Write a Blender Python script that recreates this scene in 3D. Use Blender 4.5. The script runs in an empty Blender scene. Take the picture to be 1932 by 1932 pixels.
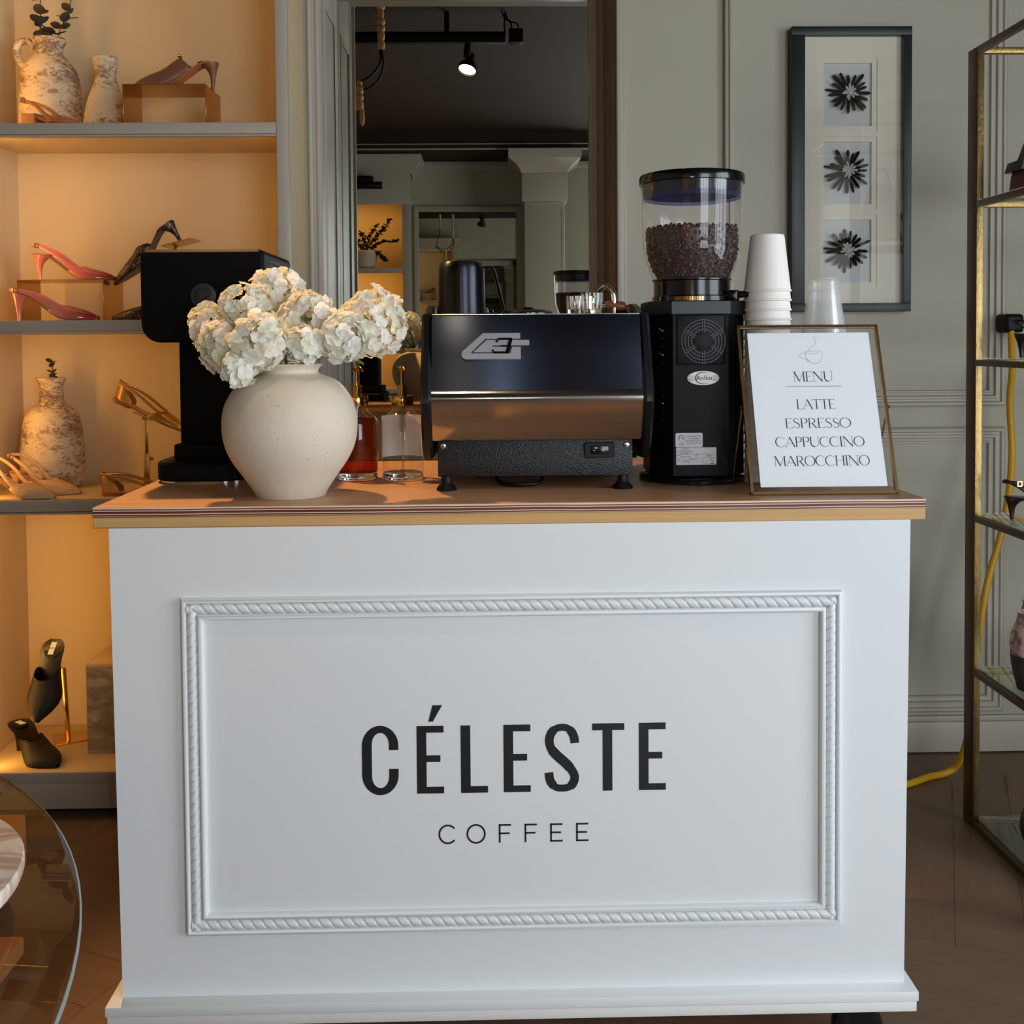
import bpy, bmesh, math, random
from mathutils import Vector, Matrix, Euler
random.seed(7)
sc = bpy.context.scene
COL = sc.collection
R = math.radians
PI = math.pi

# ------------------------------------------------------------------ camera
cam_d = bpy.data.cameras.new('camera'); cam = bpy.data.objects.new('camera', cam_d); COL.objects.link(cam)
cam_d.sensor_width = 36.0; cam_d.sensor_fit = 'HORIZONTAL'
cam_d.lens = 1950 / 1932 * 36.0
cam_d.shift_y = -0.1354                       # the photo is the lower crop of an upright phone frame
cam_d.clip_start = 0.02
yaw, pitch, roll = 0.0193, 0.0328, 0.0078
fw = Vector((math.sin(yaw) * math.cos(pitch), math.cos(yaw) * math.cos(pitch), -math.sin(pitch)))
rt = Vector((math.cos(yaw), -math.sin(yaw), 0)); dn = fw.cross(rt)
rt2 = math.cos(roll) * rt + math.sin(roll) * dn; dn2 = -math.sin(roll) * rt + math.cos(roll) * dn
M4 = Matrix((rt2, -dn2, -fw)).transposed().to_4x4()
M4.translation = Vector((-0.035, -1.871, 1.366))
cam.matrix_world = M4
sc.camera = cam

# ------------------------------------------------------------------ world, lights, exposure
sc.view_settings.view_transform = 'Standard'; sc.view_settings.look = 'None'
sc.view_settings.gamma = 1.0; sc.view_settings.use_curve_mapping = False
sc.view_settings.exposure = 0.0
sc.cycles.transparent_max_bounces = 32; sc.cycles.max_bounces = 14; sc.cycles.glossy_bounces = 7
w = bpy.data.worlds.new('world'); sc.world = w; w.use_nodes = True
w.node_tree.nodes['Background'].inputs[0].default_value = (0.62, 0.75, 1.0, 1)
w.node_tree.nodes['Background'].inputs[1].default_value = 0.6

def area(name, loc, target, sx, sy, power, color, spread=180):
    l = bpy.data.lights.new(name, 'AREA'); l.shape = 'RECTANGLE'; l.size = sx; l.size_y = sy
    l.energy = power; l.color = color; l.spread = R(spread)
    o = bpy.data.objects.new(name, l); COL.objects.link(o); o.location = loc
    o.rotation_euler = (Vector(target) - Vector(loc)).to_track_quat('-Z', 'Y').to_euler()
    return o
def spot(name, loc, target, power, color, angle, blend=0.5, rad=0.03):
    l = bpy.data.lights.new(name, 'SPOT'); l.energy = power; l.color = color
    l.spot_size = R(angle); l.spot_blend = blend; l.shadow_soft_size = rad
    o = bpy.data.objects.new(name, l); COL.objects.link(o); o.location = loc
    o.rotation_euler = (Vector(target) - Vector(loc)).to_track_quat('-Z', 'Y').to_euler()
    return o
DAY = (0.86, 0.925, 1.0)
WARM = (1.0, 0.49, 0.10)
# daylight outside the two shop windows (right wall, and far wall behind the photographer)
area('daylight_right', (3.25, -1.65, 1.55), (0.0, -1.65, 1.55), 2.2, 2.4, 135, DAY)
area('daylight_far', (2.05, -5.05, 1.55), (2.05, 0, 1.55), 1.9, 2.5, 130, DAY)
# the phone's own flash beside its lens
fl = bpy.data.lights.new('phone_flash', 'POINT'); fl.energy = 9.5; fl.color = (0.92, 0.96, 1.0); fl.shadow_soft_size = 0.004
fo = bpy.data.objects.new('phone_flash', fl); COL.objects.link(fo); fo.location = (0.0, -1.86, 1.395)
# warm LED profiles tucked behind the stiles and shelf fronts of the lit shelving
area('led_left_stile', (-1.50, 1.105, 1.25), (-1.10, 1.47, 1.25), 0.012, 2.4, 3.6, WARM)
area('led_right_stile', (-0.66, 1.105, 1.25), (-0.95, 1.47, 1.25), 0.012, 2.4, 0.7, WARM)
for k, zz in enumerate((1.944, 1.388, 0.876)):
    area('led_shelf', (-1.08, 1.115, zz), (-1.08, 1.30, zz - 0.4), 0.86, 0.012, 0.2, WARM)
area('led_shelf', (-1.08, 1.115, 2.74), (-1.08, 1.30, 2.3), 0.86, 0.012, 0.3, WARM)
area('led_far_shelf', (-1.7, -4.46, 2.62), (-1.7, -4.75, 2.2), 1.5, 0.02, 4.5, WARM)
area('led_far_shelf', (-1.7, -4.46, 2.0), (-1.7, -4.75, 1.6), 1.5, 0.02, 4.5, WARM)
area('led_far_shelf', (-1.7, -4.46, 1.38), (-1.7, -4.75, 1.0), 1.5, 0.02, 4, WARM)
# warm picture lamp above the near shelving, throwing onto the counter
spot('cabinet_lamp_beam', (-0.95, 0.86, 2.86), (-0.35, 0.30, 1.07), 190, (1.0, 0.55, 0.2), 46, 0.6, 0.03)

# ------------------------------------------------------------------ mesh helpers
class MB:
    def __init__(s): s.bm = bmesh.new()
    def _x(s, vs, M):
        if M is not None: bmesh.ops.transform(s.bm, matrix=M, verts=vs)
        return vs
    def box(s, x0, x1, y0, y1, z0, z1, bev=0, seg=2, M=None):
        r = bmesh.ops.create_cube(s.bm, size=1.0)['verts']
        for v in r:
            v.co = Vector((x0 + (v.co.x + .5) * (x1 - x0), y0 + (v.co.y + .5) * (y1 - y0), z0 + (v.co.z + .5) * (z1 - z0)))
        if bev:
            es = list({e for v in r for e in v.link_edges})
            q = bmesh.ops.bevel(s.bm, geom=es, offset=bev, segments=seg, affect='EDGES', profile=0.5)
            r = list({v for f in q['faces'] for v in f.verts} | {v for v in r if v.is_valid})
        return s._x(r, M)
    def rings(s, rings, closed=True, cap0=True, cap1=True, M=None):
        vv = [[s.bm.verts.new(p) for p in ring] for ring in rings]
        n = len(vv[0])
        for a, b in zip(vv, vv[1:]):
            for i in range(n if closed else n - 1):
                j = (i + 1) % n
                try: s.bm.faces.new((a[i], a[j], b[j], b[i]))
                except ValueError: pass
        if closed and cap0: s.bm.faces.new(vv[0][::-1])
        if closed and cap1: s.bm.faces.new(vv[-1])
        s._x([v for r in vv for v in r], M)
        return vv
    def lathe(s, prof, n=32, c=(0, 0, 0), M=None, cap0=False, cap1=False):
        rings = []
        pole = {}
        for k, (r, z) in enumerate(prof):
            r = max(r, 1e-5)
            rings.append([(c[0] + r * math.cos(2 * PI * i / n), c[1] + r * math.sin(2 * PI * i / n), c[2] + z) for i in range(n)])
        return s.rings(rings, True, cap0, cap1, M)
    def cyl(s, r, z0, z1, n=24, c=(0, 0, 0), M=None, bev=0):
        if bev: p = [(r - bev, z0), (r - bev * .3, z0 + bev * .3), (r, z0 + bev), (r, z1 - bev), (r - bev * .3, z1 - bev * .3), (r - bev, z1)]
        else: p = [(r, z0), (r, z1)]
        return s.lathe(p, n, c, M, True, True)
    def tube(s, pts, rad, n=8, M=None, sq=None, up=None):
        pts = [Vector(p) for p in pts]
        if not isinstance(rad, (list, tuple)): rad = [rad] * len(pts)
        t0 = (pts[1] - pts[0]).normalized()
        a = Vector(up) if up else (Vector((0, 0, 1)) if abs(t0.z) < 0.9 else Vector((1, 0, 0)))
        nrm = (a - t0 * a.dot(t0)).normalized()
        rings = []
        for i, p in enumerate(pts):
            t = (pts[min(i + 1, len(pts) - 1)] - pts[max(i - 1, 0)]).normalized()
            nrm = (nrm - t * nrm.dot(t)).normalized(); b = t.cross(nrm)
            ring = []
            for k in range(n):
                th = 2 * PI * k / n
                if sq: ring.append(p + nrm * (math.cos(th) * rad[i] * sq[0]) + b * (math.sin(th) * rad[i] * sq[1]))
                else: ring.append(p + nrm * math.cos(th) * rad[i] + b * math.sin(th) * rad[i])
            rings.append(ring)
        return s.rings(rings, True, True, True, M)
    def bar(s, a, b, wx, wz, up=(0, 0, 1), M=None):      # rectangular bar from a to b
        a, b = Vector(a), Vector(b); t = (b - a).normalized(); u = Vector(up); u = (u - t * u.dot(t)).normalized(); q = t.cross(u)
        rs = [[p + q * sx * wx / 2 + u * sz * wz / 2 for sx, sz in ((-1, -1), (1, -1), (1, 1), (-1, 1))] for p in (a, b)]
        return s.rings(rs, True, True, True, M)
    def prism(s, poly, y0, y1, M=None):                   # (x,z) outline pushed from y0 to y1
        a = [s.bm.verts.new((x, y0, z)) for x, z in poly]; b = [s.bm.verts.new((x, y1, z)) for x, z in poly]
        s.bm.faces.new(a); s.bm.faces.new(b[::-1]); n = len(poly)
        for i in range(n): s.bm.faces.new((a[i], b[i], b[(i + 1) % n], a[(i + 1) % n]))
        return s._x(a + b, M)
    def strip(s, pts, wd, y0, y1, M=None, miter=True):    # flat pen stroke in the x,z plane with thickness y0..y1
        L, Rr = [], []
        if not isinstance(wd, (list, tuple)): wd = [wd] * len(pts)
        P = [Vector((p[0], p[1])) for p in pts]
        for i, p in enumerate(P):
            t = (P[min(i + 1, len(P) - 1)] - P[max(i - 1, 0)]).normalized(); nn = Vector((-t.y, t.x))
            L.append(p + nn * wd[i] / 2); Rr.append(p - nn * wd[i] / 2)
        rs = [[(l.x, y0, l.y), (r.x, y0, r.y), (r.x, y1, r.y), (l.x, y1, l.y)] for l, r in zip(L, Rr)]
        return s.rings(rs, True, True, True, M)
    def sphere(s, r, c=(0, 0, 0), sc3=(1, 1, 1), u=16, v=10, M=None):
        q = bmesh.ops.create_uvsphere(s.bm, u_segments=u, v_segments=v, radius=r)['verts']
        for x in q: x.co = Vector((x.co.x * sc3[0] + c[0], x.co.y * sc3[1] + c[1], x.co.z * sc3[2] + c[2]))
        return s._x(q, M)
    def mesh(s, name, smooth=40):
        bmesh.ops.remove_doubles(s.bm, verts=s.bm.verts, dist=2e-6)
        bmesh.ops.recalc_face_normals(s.bm, faces=s.bm.faces)
        me = bpy.data.meshes.new(name); s.bm.to_mesh(me); s.bm.free()
        if smooth:
            me.polygons.foreach_set('use_smooth', [True] * len(me.polygons))
            me.set_sharp_from_angle(angle=R(smooth))
        return me

def crom(pts, per=6):
    P = [Vector(p) for p in pts]; out = []
    for i in range(len(P) - 1):
        p0 = P[max(i - 1, 0)]; p1 = P[i]; p2 = P[i + 1]; p3 = P[min(i + 2, len(P) - 1)]
        for k in range(per):
            t = k / per
            out.append(0.5 * ((2 * p1) + (p2 - p0) * t + (2 * p0 - 5 * p1 + 4 * p2 - p3) * t * t + (3 * p1 - p0 - 3 * p2 + p3) * t ** 3))
    out.append(P[-1]); return out
def lerp_prof(tab, t):
    for (a, x), (b, y) in zip(tab, tab[1:]):
        if t <= b:
            u = (t - a) / (b - a) if b > a else 0
            return x + (y - x) * u
    return tab[-1][1]
def sm_prof(prof, per=5): return [(max(p.x, 0), max(p.y, prof[0][1])) for p in crom([(a, b, 0) for a, b in prof], per)]

def thing(name, label, cat, loc=(0, 0, 0), rot=(0, 0, 0), group=None):
    o = bpy.data.objects.new(name, None); COL.objects.link(o)
    o.empty_display_size = 0.05; o.location = loc; o.rotation_euler = rot
    o['label'] = label; o['category'] = cat
    if group: o['group'] = group
    return o
def part(name, mb, mt, parent=None, smooth=40, label=None, mod=None):
    me = mb.mesh(name, smooth) if isinstance(mb, MB) else mb
    if mt is not None and not me.materials: me.materials.append(mt)
    o = bpy.data.objects.new(name, me); COL.objects.link(o)
    if parent is not None: o.parent = parent
    if label: o['label'] = label
    return o
def tag(o, label, cat, group=None):
    o['label'] = label; o['category'] = cat
    if group: o['group'] = group
    return o
def struct(name, mb, mt, parent=None, smooth=40):
    o = part(name, mb, mt, parent, smooth)
    o['kind'] = 'structure'
    return o
def copy_thing(root, loc=None, rot=None, label=None):
    def cp(o, par):
        c = o.copy(); COL.objects.link(c); c.parent = par
        for ch in list(o.children): cp(ch, c)
        return c
    r = cp(root, None)
    if loc is not None: r.location = loc
    if rot is not None: r.rotation_euler = rot
    if label: r['label'] = label
    return r
def text_mesh(s, size, ext=0.0002, align='CENTER'):
    cu = bpy.data.curves.new('lettering', 'FONT'); cu.body = s; cu.size = size; cu.extrude = ext
    cu.align_x = align; cu.align_y = 'CENTER'; cu.resolution_u = 3
    o = bpy.data.objects.new('lettering', cu); COL.objects.link(o)
    me = bpy.data.meshes.new_from_object(o.evaluated_get(bpy.context.evaluated_depsgraph_get()))
    bpy.data.objects.remove(o); bpy.data.curves.remove(cu)
    me.materials.clear()
    me.transform(Matrix.Rotation(R(90), 4, 'X'))            # stand it up, facing -Y
    return me
def join_meshes(items, name='lettering'):                  # [(mesh, Matrix)]
    bm = bmesh.new()
    for me, M in items:
        n0 = len(bm.verts); bm.from_mesh(me); bm.verts.ensure_lookup_table()
        bmesh.ops.transform(bm, matrix=M, verts=bm.verts[n0:])
    out = bpy.data.meshes.new(name); bm.to_mesh(out); bm.free(); return out

# ------------------------------------------------------------------ materials
def lin(c):
    return tuple(((v / 255) / 12.92 if v / 255 <= 0.04045 else ((v / 255 + 0.055) / 1.055) ** 2.4) for v in c)
class NT:
    def __init__(s, name):
        s.m = bpy.data.materials.new(name); s.m.use_nodes = True; s.t = s.m.node_tree; s.t.nodes.clear()
        s.out = s.n('ShaderNodeOutputMaterial')
    def n(s, t, **kw):
        x = s.t.nodes.new(t)
        for k, v in kw.items(): setattr(x, k, v)
        return x
    def l(s, a, b): s.t.links.new(a, b)
    def mix(s, fac, a, b):
        x = s.n('ShaderNodeMix', data_type='RGBA')
        for i, v in ((0, fac), (6, a), (7, b)):
            if hasattr(v, 'links') or isinstance(v, bpy.types.NodeSocket): s.l(v, x.inputs[i])
            elif i == 0: x.inputs[0].default_value = v
            else: x.inputs[i].default_value = (*v, 1)
        return x.outputs[2]
    def coord(s, scale=(1, 1, 1), kind='Object'):
        c = s.n('ShaderNodeTexCoord'); mp = s.n('ShaderNodeMapping'); mp.inputs['Scale'].default_value = scale
        s.l(c.outputs[kind], mp.inputs[0]); return mp.outputs[0]
    def noise(s, vec, scale=5, detail=4, rough=0.5, dist=0):
        x = s.n('ShaderNodeTexNoise'); x.inputs['Scale'].default_value = scale; x.inputs['Detail'].default_value = detail
        x.inputs['Roughness'].default_value = rough; x.inputs['Distortion'].default_value = dist
        if vec is not None: s.l(vec, x.inputs['Vector'])
        return x.outputs[0]
    def ramp(s, fac, stops):
        x = s.n('ShaderNodeValToRGB'); e = x.color_ramp.elements
        while len(e) > 1: e.remove(e[-1])
        e[0].position = stops[0][0]; e[0].color = (*stops[0][1], 1)
        for p, c in stops[1:]:
            k = e.new(p); k.color = (*c, 1)
        s.l(fac, x.inputs[0]); return x.outputs[0]
    def bump(s, h, strength=0.2, dist=0.001):
        b = s.n('ShaderNodeBump'); b.inputs['Strength'].default_value = strength; b.inputs['Distance'].default_value = dist
        s.l(h, b.inputs['Height']); return b.outputs[0]
    def bsdf(s, color=None, rough=0.5, metal=0, spec=0.5, normal=None, **kw):
        b = s.n('ShaderNodeBsdfPrincipled')
        if color is not None:
            if isinstance(color, bpy.types.NodeSocket): s.l(color, b.inputs['Base Color'])
            else: b.inputs['Base Color'].default_value = (*color, 1)
        if isinstance(rough, bpy.types.NodeSocket): s.l(rough, b.inputs['Roughness'])
        else: b.inputs['Roughness'].default_value = rough
        b.inputs['Metallic'].default_value = metal; b.inputs['Specular IOR Level'].default_value = spec
        if normal is not None: s.l(normal, b.inputs['Normal'])
        for k, v in kw.items(): b.inputs[k.replace('_', ' ')].default_value = v
        s.l(b.outputs[0], s.out.inputs[0]); return b

def simple(name, c, rough=0.5, metal=0, spec=0.5, var=0.08, vs=8, bump=0.0, bs=60, **kw):
    t = NT(name); col = lin(c); v = t.coord()
    f = t.noise(v, vs, 4)
    cc = t.mix(f, tuple(x * (1 - var) for x in col), tuple(min(1, x * (1 + var)) for x in col))
    nrm = t.bump(t.noise(v, bs, 5), bump, 0.002) if bump else None
    t.bsdf(cc, rough, metal, spec, nrm, **kw); return t.m
def thin_glass(name, tint=(1, 1, 1), ior=1.5, extra=0.0, haze=0.0, hc=(.9, .9, .9)):
    t = NT(name); tr = t.n('ShaderNodeBsdfTransparent'); tr.inputs[0].default_value = (*tint, 1)
    g = t.n('ShaderNodeBsdfGlossy'); g.inputs['Roughness'].default_value = 0.01; g.inputs[0].default_value = (1, 1, 1, 1)
    lw = t.n('ShaderNodeFresnel'); ge = t.n('ShaderNodeNewGeometry'); mrg = t.n('ShaderNodeMapRange')     # same reflectance from both sides of the sheet
    mrg.inputs[3].default_value = ior; mrg.inputs[4].default_value = 1 / ior; t.l(ge.outputs['Backfacing'], mrg.inputs[0]); t.l(mrg.outputs[0], lw.inputs[0])
    ad = t.n('ShaderNodeMath', operation='MULTIPLY_ADD'); ad.inputs[1].default_value = 1.0; ad.inputs[2].default_value = extra
    t.l(lw.outputs[0], ad.inputs[0])
    mx = t.n('ShaderNodeMixShader'); t.l(ad.outputs[0], mx.inputs[0]); t.l(tr.outputs[0], mx.inputs[1]); t.l(g.outputs[0], mx.inputs[2])
    if haze:
        df = t.n('ShaderNodeBsdfDiffuse'); df.inputs[0].default_value = (*hc, 1); m2 = t.n('ShaderNodeMixShader'); m2.inputs[0].default_value = haze
        t.l(mx.outputs[0], m2.inputs[1]); t.l(df.outputs[0], m2.inputs[2]); t.l(m2.outputs[0], t.out.inputs[0]); return t.m
    t.l(mx.outputs[0], t.out.inputs[0]); return t.m
def solid_glass(name, color, ior=1.45, rough=0.0):
    t = NT(name); t.bsdf(color, rough, 0, 0.5, None, Transmission_Weight=1.0, IOR=ior); return t.m
def aniso(name, c, rough=0.3, an=0.85, along=(0, 0, 1)):
    t = NT(name); col = lin(c); v = t.coord((.5, 60, 60)); f = t.noise(v, 40, 3, 0.6)
    b = t.bsdf(t.mix(f, tuple(x * .86 for x in col), col), rough, 1.0, .5, None, Anisotropic=an)
    cv = t.n('ShaderNodeCombineXYZ')
    for i in range(3): cv.inputs[i].default_value = along[i]
    vt = t.n('ShaderNodeVectorTransform', vector_type='VECTOR', convert_from='OBJECT', convert_to='WORLD'); t.l(cv.outputs[0], vt.inputs[0])
    t.l(vt.outputs[0], b.inputs['Tangent']); return t.m
def emit(name, c, st):
    t = NT(name); e = t.n('ShaderNodeEmission'); e.inputs[0].default_value = (*c, 1); e.inputs[1].default_value = st
    t.l(e.outputs[0], t.out.inputs[0]); return t.m
def brushed(name, c, rough=0.28, sc=(1, 1, 1), metal=1.0, amp=0.12, strength=0.06):
    t = NT(name); v = t.coord(sc); f = t.noise(v, 40, 3, 0.6)
    col = lin(c); cc = t.mix(f, tuple(x * 0.82 for x in col), col)
    rr = t.n('ShaderNodeMath', operation='MULTIPLY_ADD'); rr.inputs[1].default_value = amp; rr.inputs[2].default_value = rough - amp / 2
    t.l(f, rr.inputs[0])
    t.bsdf(cc, rr.outputs[0], metal, 0.5, t.bump(f, strength, 0.0005)); return t.m
def wood(name, c1, c2, sc=(1, 8, 8), scale=6, rough=0.5, bump=0.1, ring=True):
    t = NT(name); oi = t.n('ShaderNodeObjectInfo')
    c = t.n('ShaderNodeTexCoord'); ad = t.n('ShaderNodeVectorMath', operation='ADD')
    rm = t.n('ShaderNodeVectorMath', operation='SCALE'); rm.inputs[3].default_value = 7.0
    cb = t.n('ShaderNodeCombineXYZ'); t.l(oi.outputs['Random'], cb.inputs[0]); t.l(oi.outputs['Random'], cb.inputs[2])
    t.l(cb.outputs[0], rm.inputs[0]); t.l(c.outputs['Object'], ad.inputs[0]); t.l(rm.outputs[0], ad.inputs[1])
    mp = t.n('ShaderNodeMapping'); mp.inputs['Scale'].default_value = sc; t.l(ad.outputs[0], mp.inputs[0])
    f = t.noise(mp.outputs[0], scale, 6, 0.6, 0.6); f2 = t.noise(mp.outputs[0], scale * 5, 3, 0.6)
    a = t.mix(f, lin(c1), lin(c2)); dk = tuple(x * 0.72 for x in lin(c1))
    h = t.n('ShaderNodeMath', operation='MULTIPLY'); t.l(f2, h.inputs[0]); h.inputs[1].default_value = 0.5
    a2 = t.mix(h.outputs[0], a, dk)
    rv = t.n('ShaderNodeMath', operation='MULTIPLY_ADD'); t.l(oi.outputs['Random'], rv.inputs[0]); rv.inputs[1].default_value = 0.3; rv.inputs[2].default_value = 0.0
    a3 = t.mix(rv.outputs[0], a2, tuple(x * 0.5 for x in lin(c1)))
    t.bsdf(a3, rough, 0, 0.4, t.bump(f2, bump, 0.001)); return t.m

SAGE = simple('sage_wall_paint', (177, 173, 155), 0.55, var=0.03, vs=3, bump=0.03, bs=140)
SAGE_TRIM = simple('sage_trim_paint', (181, 173, 158), 0.42, var=0.03, vs=4)
NICHE = simple('cream_niche_paint', (214, 192, 152), 0.6, var=0.03, vs=3)
SHELF_GREY = simple('grey_shelf_paint', (176, 164, 150), 0.45, var=0.03)
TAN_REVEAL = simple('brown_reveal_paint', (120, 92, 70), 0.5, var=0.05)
CEIL = simple('dark_ceiling_paint', (46, 27, 13), 0.8, var=0.1)
WHITE = simple('white_cart_paint', (221, 226, 228), 0.5, var=0.012, vs=4, bump=0.04, bs=30)
WHITE_ROUGH = simple('worn_white_paint', (222, 222, 220), 0.6, var=0.05, vs=14, bump=0.25, bs=50)
BLACK_INK = simple('black_vinyl', (22, 23, 26), 0.45, var=0.05)
BLACK_MATTE = simple('matte_black_plastic', (10, 10, 11), 0.5, spec=.25, var=0.1)
BLACK_GLOSS = simple('gloss_black', (9, 9, 11), 0.16, var=0.1)
BLACK_SATIN = simple('satin_black_metal', (14, 15, 17), 0.35, spec=.35, var=0.1)
BLACK_FRAME = simple('black_frame_wood', (24, 30, 30), 0.42, var=0.12, vs=12)
STEEL = brushed('brushed_steel', (200, 198, 194), 0.2, (1, 1, 1))
CHROME = simple('chrome', (225, 222, 216), 0.08, metal=1.0, var=0.02)
GOLD = simple('polished_gold', (222, 178, 96), 0.14, metal=1.0, var=0.05)
BRASS = simple('antique_brass_wire', (176, 140, 98), 0.25, metal=1.0, var=0.15, vs=30)
RISER = simple('brass_sheet', (214, 172, 106), 0.24, metal=1.0, var=0.04)
MIRROR = simple('mirror_silver', (196, 196, 186), 0.0, metal=1.0, var=0.0)
GLASS = thin_glass('clear_glass', (0.99, 0.995, 0.99))
GLASS_SMOKE = thin_glass('smoked_glass', (0.74, 0.64, 0.47), ior=1.28, extra=0.02, haze=.05, hc=(.30, .22, .12))
PAPER = simple('white_paper', (246, 247, 253), 0.7, var=0.01)
CUP_PAPER = simple('white_paper_cup', (236, 233, 226), 0.65, var=0.015, bump=0.05, bs=120)
# ================================================================== SETTING
XL, XR, YB, YF, H = -3.2, 3.0, 1.47, -4.8, 3.3
PLANK = wood('dark_oak_plank', (142, 112, 90), (102, 77, 60), (1.2, 9, 9), 5, 0.42, 0.12)
floor = struct('floor', (lambda m: (m.box(XL, XR, YF, 2.05, -0.05, -0.004), m)[1])(MB()), PLANK)
# herringbone planks, one object each
PW, PL = 0.15, 0.75
ang = R(-24); ca, sa = math.cos(ang), math.sin(ang)
def plank_mesh():
    m = MB(); g = 0.0003
    m.box(g, PL - g, g, PW - g, -0.004, 0.0, 0.0008, 1); return m.mesh('plank', 0)
pm = plank_mesh(); pm.materials.append(PLANK)
for i in range(-34, 35):
    for j in range(-6, 7):
        for kind in (0, 1):
            if kind == 0: x, y, r = i * PW + j * PL, i * PW - j * PL, 0
            else: x, y, r = i * PW + PL + PW + j * PL, (i + 1) * PW - PL - j * PL, R(90)
            # centre
            cx, cy = (x + PL / 2, y + PW / 2) if kind == 0 else (x - PW / 2, y + PL / 2)
            wx, wy = cx * ca - cy * sa, cx * sa + cy * ca
            if not (-1.75 < wx < 1.95 and -0.75 < wy < 1.25): continue
            o = bpy.data.objects.new('plank', pm); COL.objects.link(o); o.parent = floor
            o.location = (x * ca - y * sa, x * sa + y * ca, random.uniform(-0.0006, 0.0))
            o.rotation_euler = (0, 0, ang + r)

m = MB(); m.box(XL, XR, YF - 0.1, 2.05, H, H + 0.1); struct('ceiling', m, CEIL)
# back wall in pieces round the mirror alcove
m = MB(); m.box(0.371, XR, YB, 2.05, 0, H); m.box(XL, -0.62, 1.465, 2.05, 0, H)
m.box(-0.62, 0.371, 1.845, 2.05, 0, H); m.box(-0.575, 0.371, YB, 1.845, 2.66, H)
struct('wall_back', m, SAGE)
m = MB(); m.box(XL - 0.1, XL, YF, 2.05, 0, H); struct('wall_left', m, SAGE)
wy0, wy1, wz0, wz1 = -2.75, -0.55, 0.35, 2.75
m = MB(); m.box(XR, XR + .15, YF, wy0, 0, H); m.box(XR, XR + .15, wy1, 2.05, 0, H); m.box(XR, XR + .15, wy0, wy1, 0, wz0); m.box(XR, XR + .15, wy0, wy1, wz1, H)
struct('wall_right', m, SAGE)
fx0, fx1, fz0, fz1 = 1.1, 3.0 - .05, 0.3, 2.8
m = MB(); m.box(XL, fx0, YF - .15, YF, 0, H); m.box(fx1, XR, YF - .15, YF, 0, H); m.box(fx0, fx1, YF - .15, YF, 0, fz0); m.box(fx0, fx1, YF - .15, YF, fz1, H)
struct('wall_far', m, SAGE)
def window(name, org, ux, width, z0, z1, nx, nz, nrm):
    """sash window: frame, glazing bars, panes; built along direction ux from org"""
    ux = Vector(ux); o = Vector(org); nn = Vector(nrm)
    e = bpy.data.objects.new(name, None); COL.objects.link(e); e['kind'] = 'structure'
    m = MB()
    for a, b in (((0, z0), (width, z0)), ((0, z1), (width, z1)), ((0, z0), (0, z1)), ((width, z0), (width, z1))):
        m.bar(o + ux * a[0] + Vector((0, 0, a[1])), o + ux * b[0] + Vector((0, 0, b[1])), 0.09, 0.09, up=nn)
    part('window_frame', m, SAGE_TRIM, e)
    for i in range(1, nx):
        m = MB(); m.bar(o + ux * (width * i / nx) + Vector((0, 0, z0)), o + ux * (width * i / nx) + Vector((0, 0, z1)), 0.045, 0.04, up=nn); part('glazing_bar', m, SAGE_TRIM, e)
    for j in range(1, nz):
        zz = z0 + (z1 - z0) * j / nz
        m = MB(); m.bar(o + Vector((0, 0, zz)), o + ux * width + Vector((0, 0, zz)), 0.045, 0.04, up=nn); part('glazing_bar', m, SAGE_TRIM, e)
    m = MB(); m.bar(o + ux * width / 2 + Vector((0, 0, z0)), o + ux * width / 2 + Vector((0, 0, z1)), width, 0.006, up=nn); part('pane', m, GLASS, e)
    return e
window('window_1', (XR + .06, wy0, 0), (0, 1, 0), wy1 - wy0, wz0, wz1, 4, 2, (1, 0, 0))
window('window_2', (fx0, YF - .06, 0), (1, 0, 0), fx1 - fx0, fz0, fz1, 3, 2, (0, 1, 0))

# panel moulding: nested profile strips swept round a rectangle on the back wall
def panel_frame(m, x0, x1, z0, z1, y, prof, three_sides=False):
    """prof: [(inset, proud)] closed against the wall; mitred rectangle"""
    rings = []
    for cx, cz, sx, sz in ((x0, z0, 1, 1), (x1, z0, -1, 1), (x1, z1, -1, -1), (x0, z1, 1, -1)):
        rings.append([(cx + sx * a, y - p, cz + sz * a) for a, p in prof])
    m.rings(rings if three_sides else rings + [rings[0]], False)
PROF = [(0, 0), (0, .016), (.006, .021), (.013, .020), (.017, .013), (.024, .012), (.026, .018), (.033, .018), (.036, .009), (.045, .007), (.047, .011), (.051, .011), (.053, 0)]
m = MB(); panel_frame(m, 0.744, 1.634, 1.137, 2.95, YB, PROF, True); struct('trim_1', m, SAGE_TRIM)
m = MB(); panel_frame(m, 0.744, 1.634, 0.133, 1.069, YB, PROF); struct('trim_2', m, SAGE_TRIM)
m = MB(); panel_frame(m, 1.80, 2.75, 1.137, 2.95, YB, PROF); struct('trim_3', m, SAGE_TRIM)
m = MB(); panel_frame(m, 1.80, 2.75, 0.133, 1.069, YB, PROF); struct('trim_4', m, SAGE_TRIM)
# pilaster strip and its lit edge bead beside the mirror
m = MB()
m.box(0.371, 0.392, YB - .022, YB, 0, H, .004); m.box(0.392, 0.402, YB - .010, YB, 0, H, .002)
struct('trim_5', m, SAGE_TRIM)
m = MB(); m.box(0.718, 0.741, YB - .026, YB, 0, H, .004, 2); m.box(0.729, 0.744, YB - .034, YB - .02, 0, H, .004, 2); struct('trim_6', m, SAGE_TRIM)
m = MB(); m.box(0.42, XR, YB - .018, YB, 0, 0.10, .003); m.box(0.42, XR, YB - .012, YB, .10, .118, .003); struct('baseboard_back', m, SAGE_TRIM)

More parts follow.
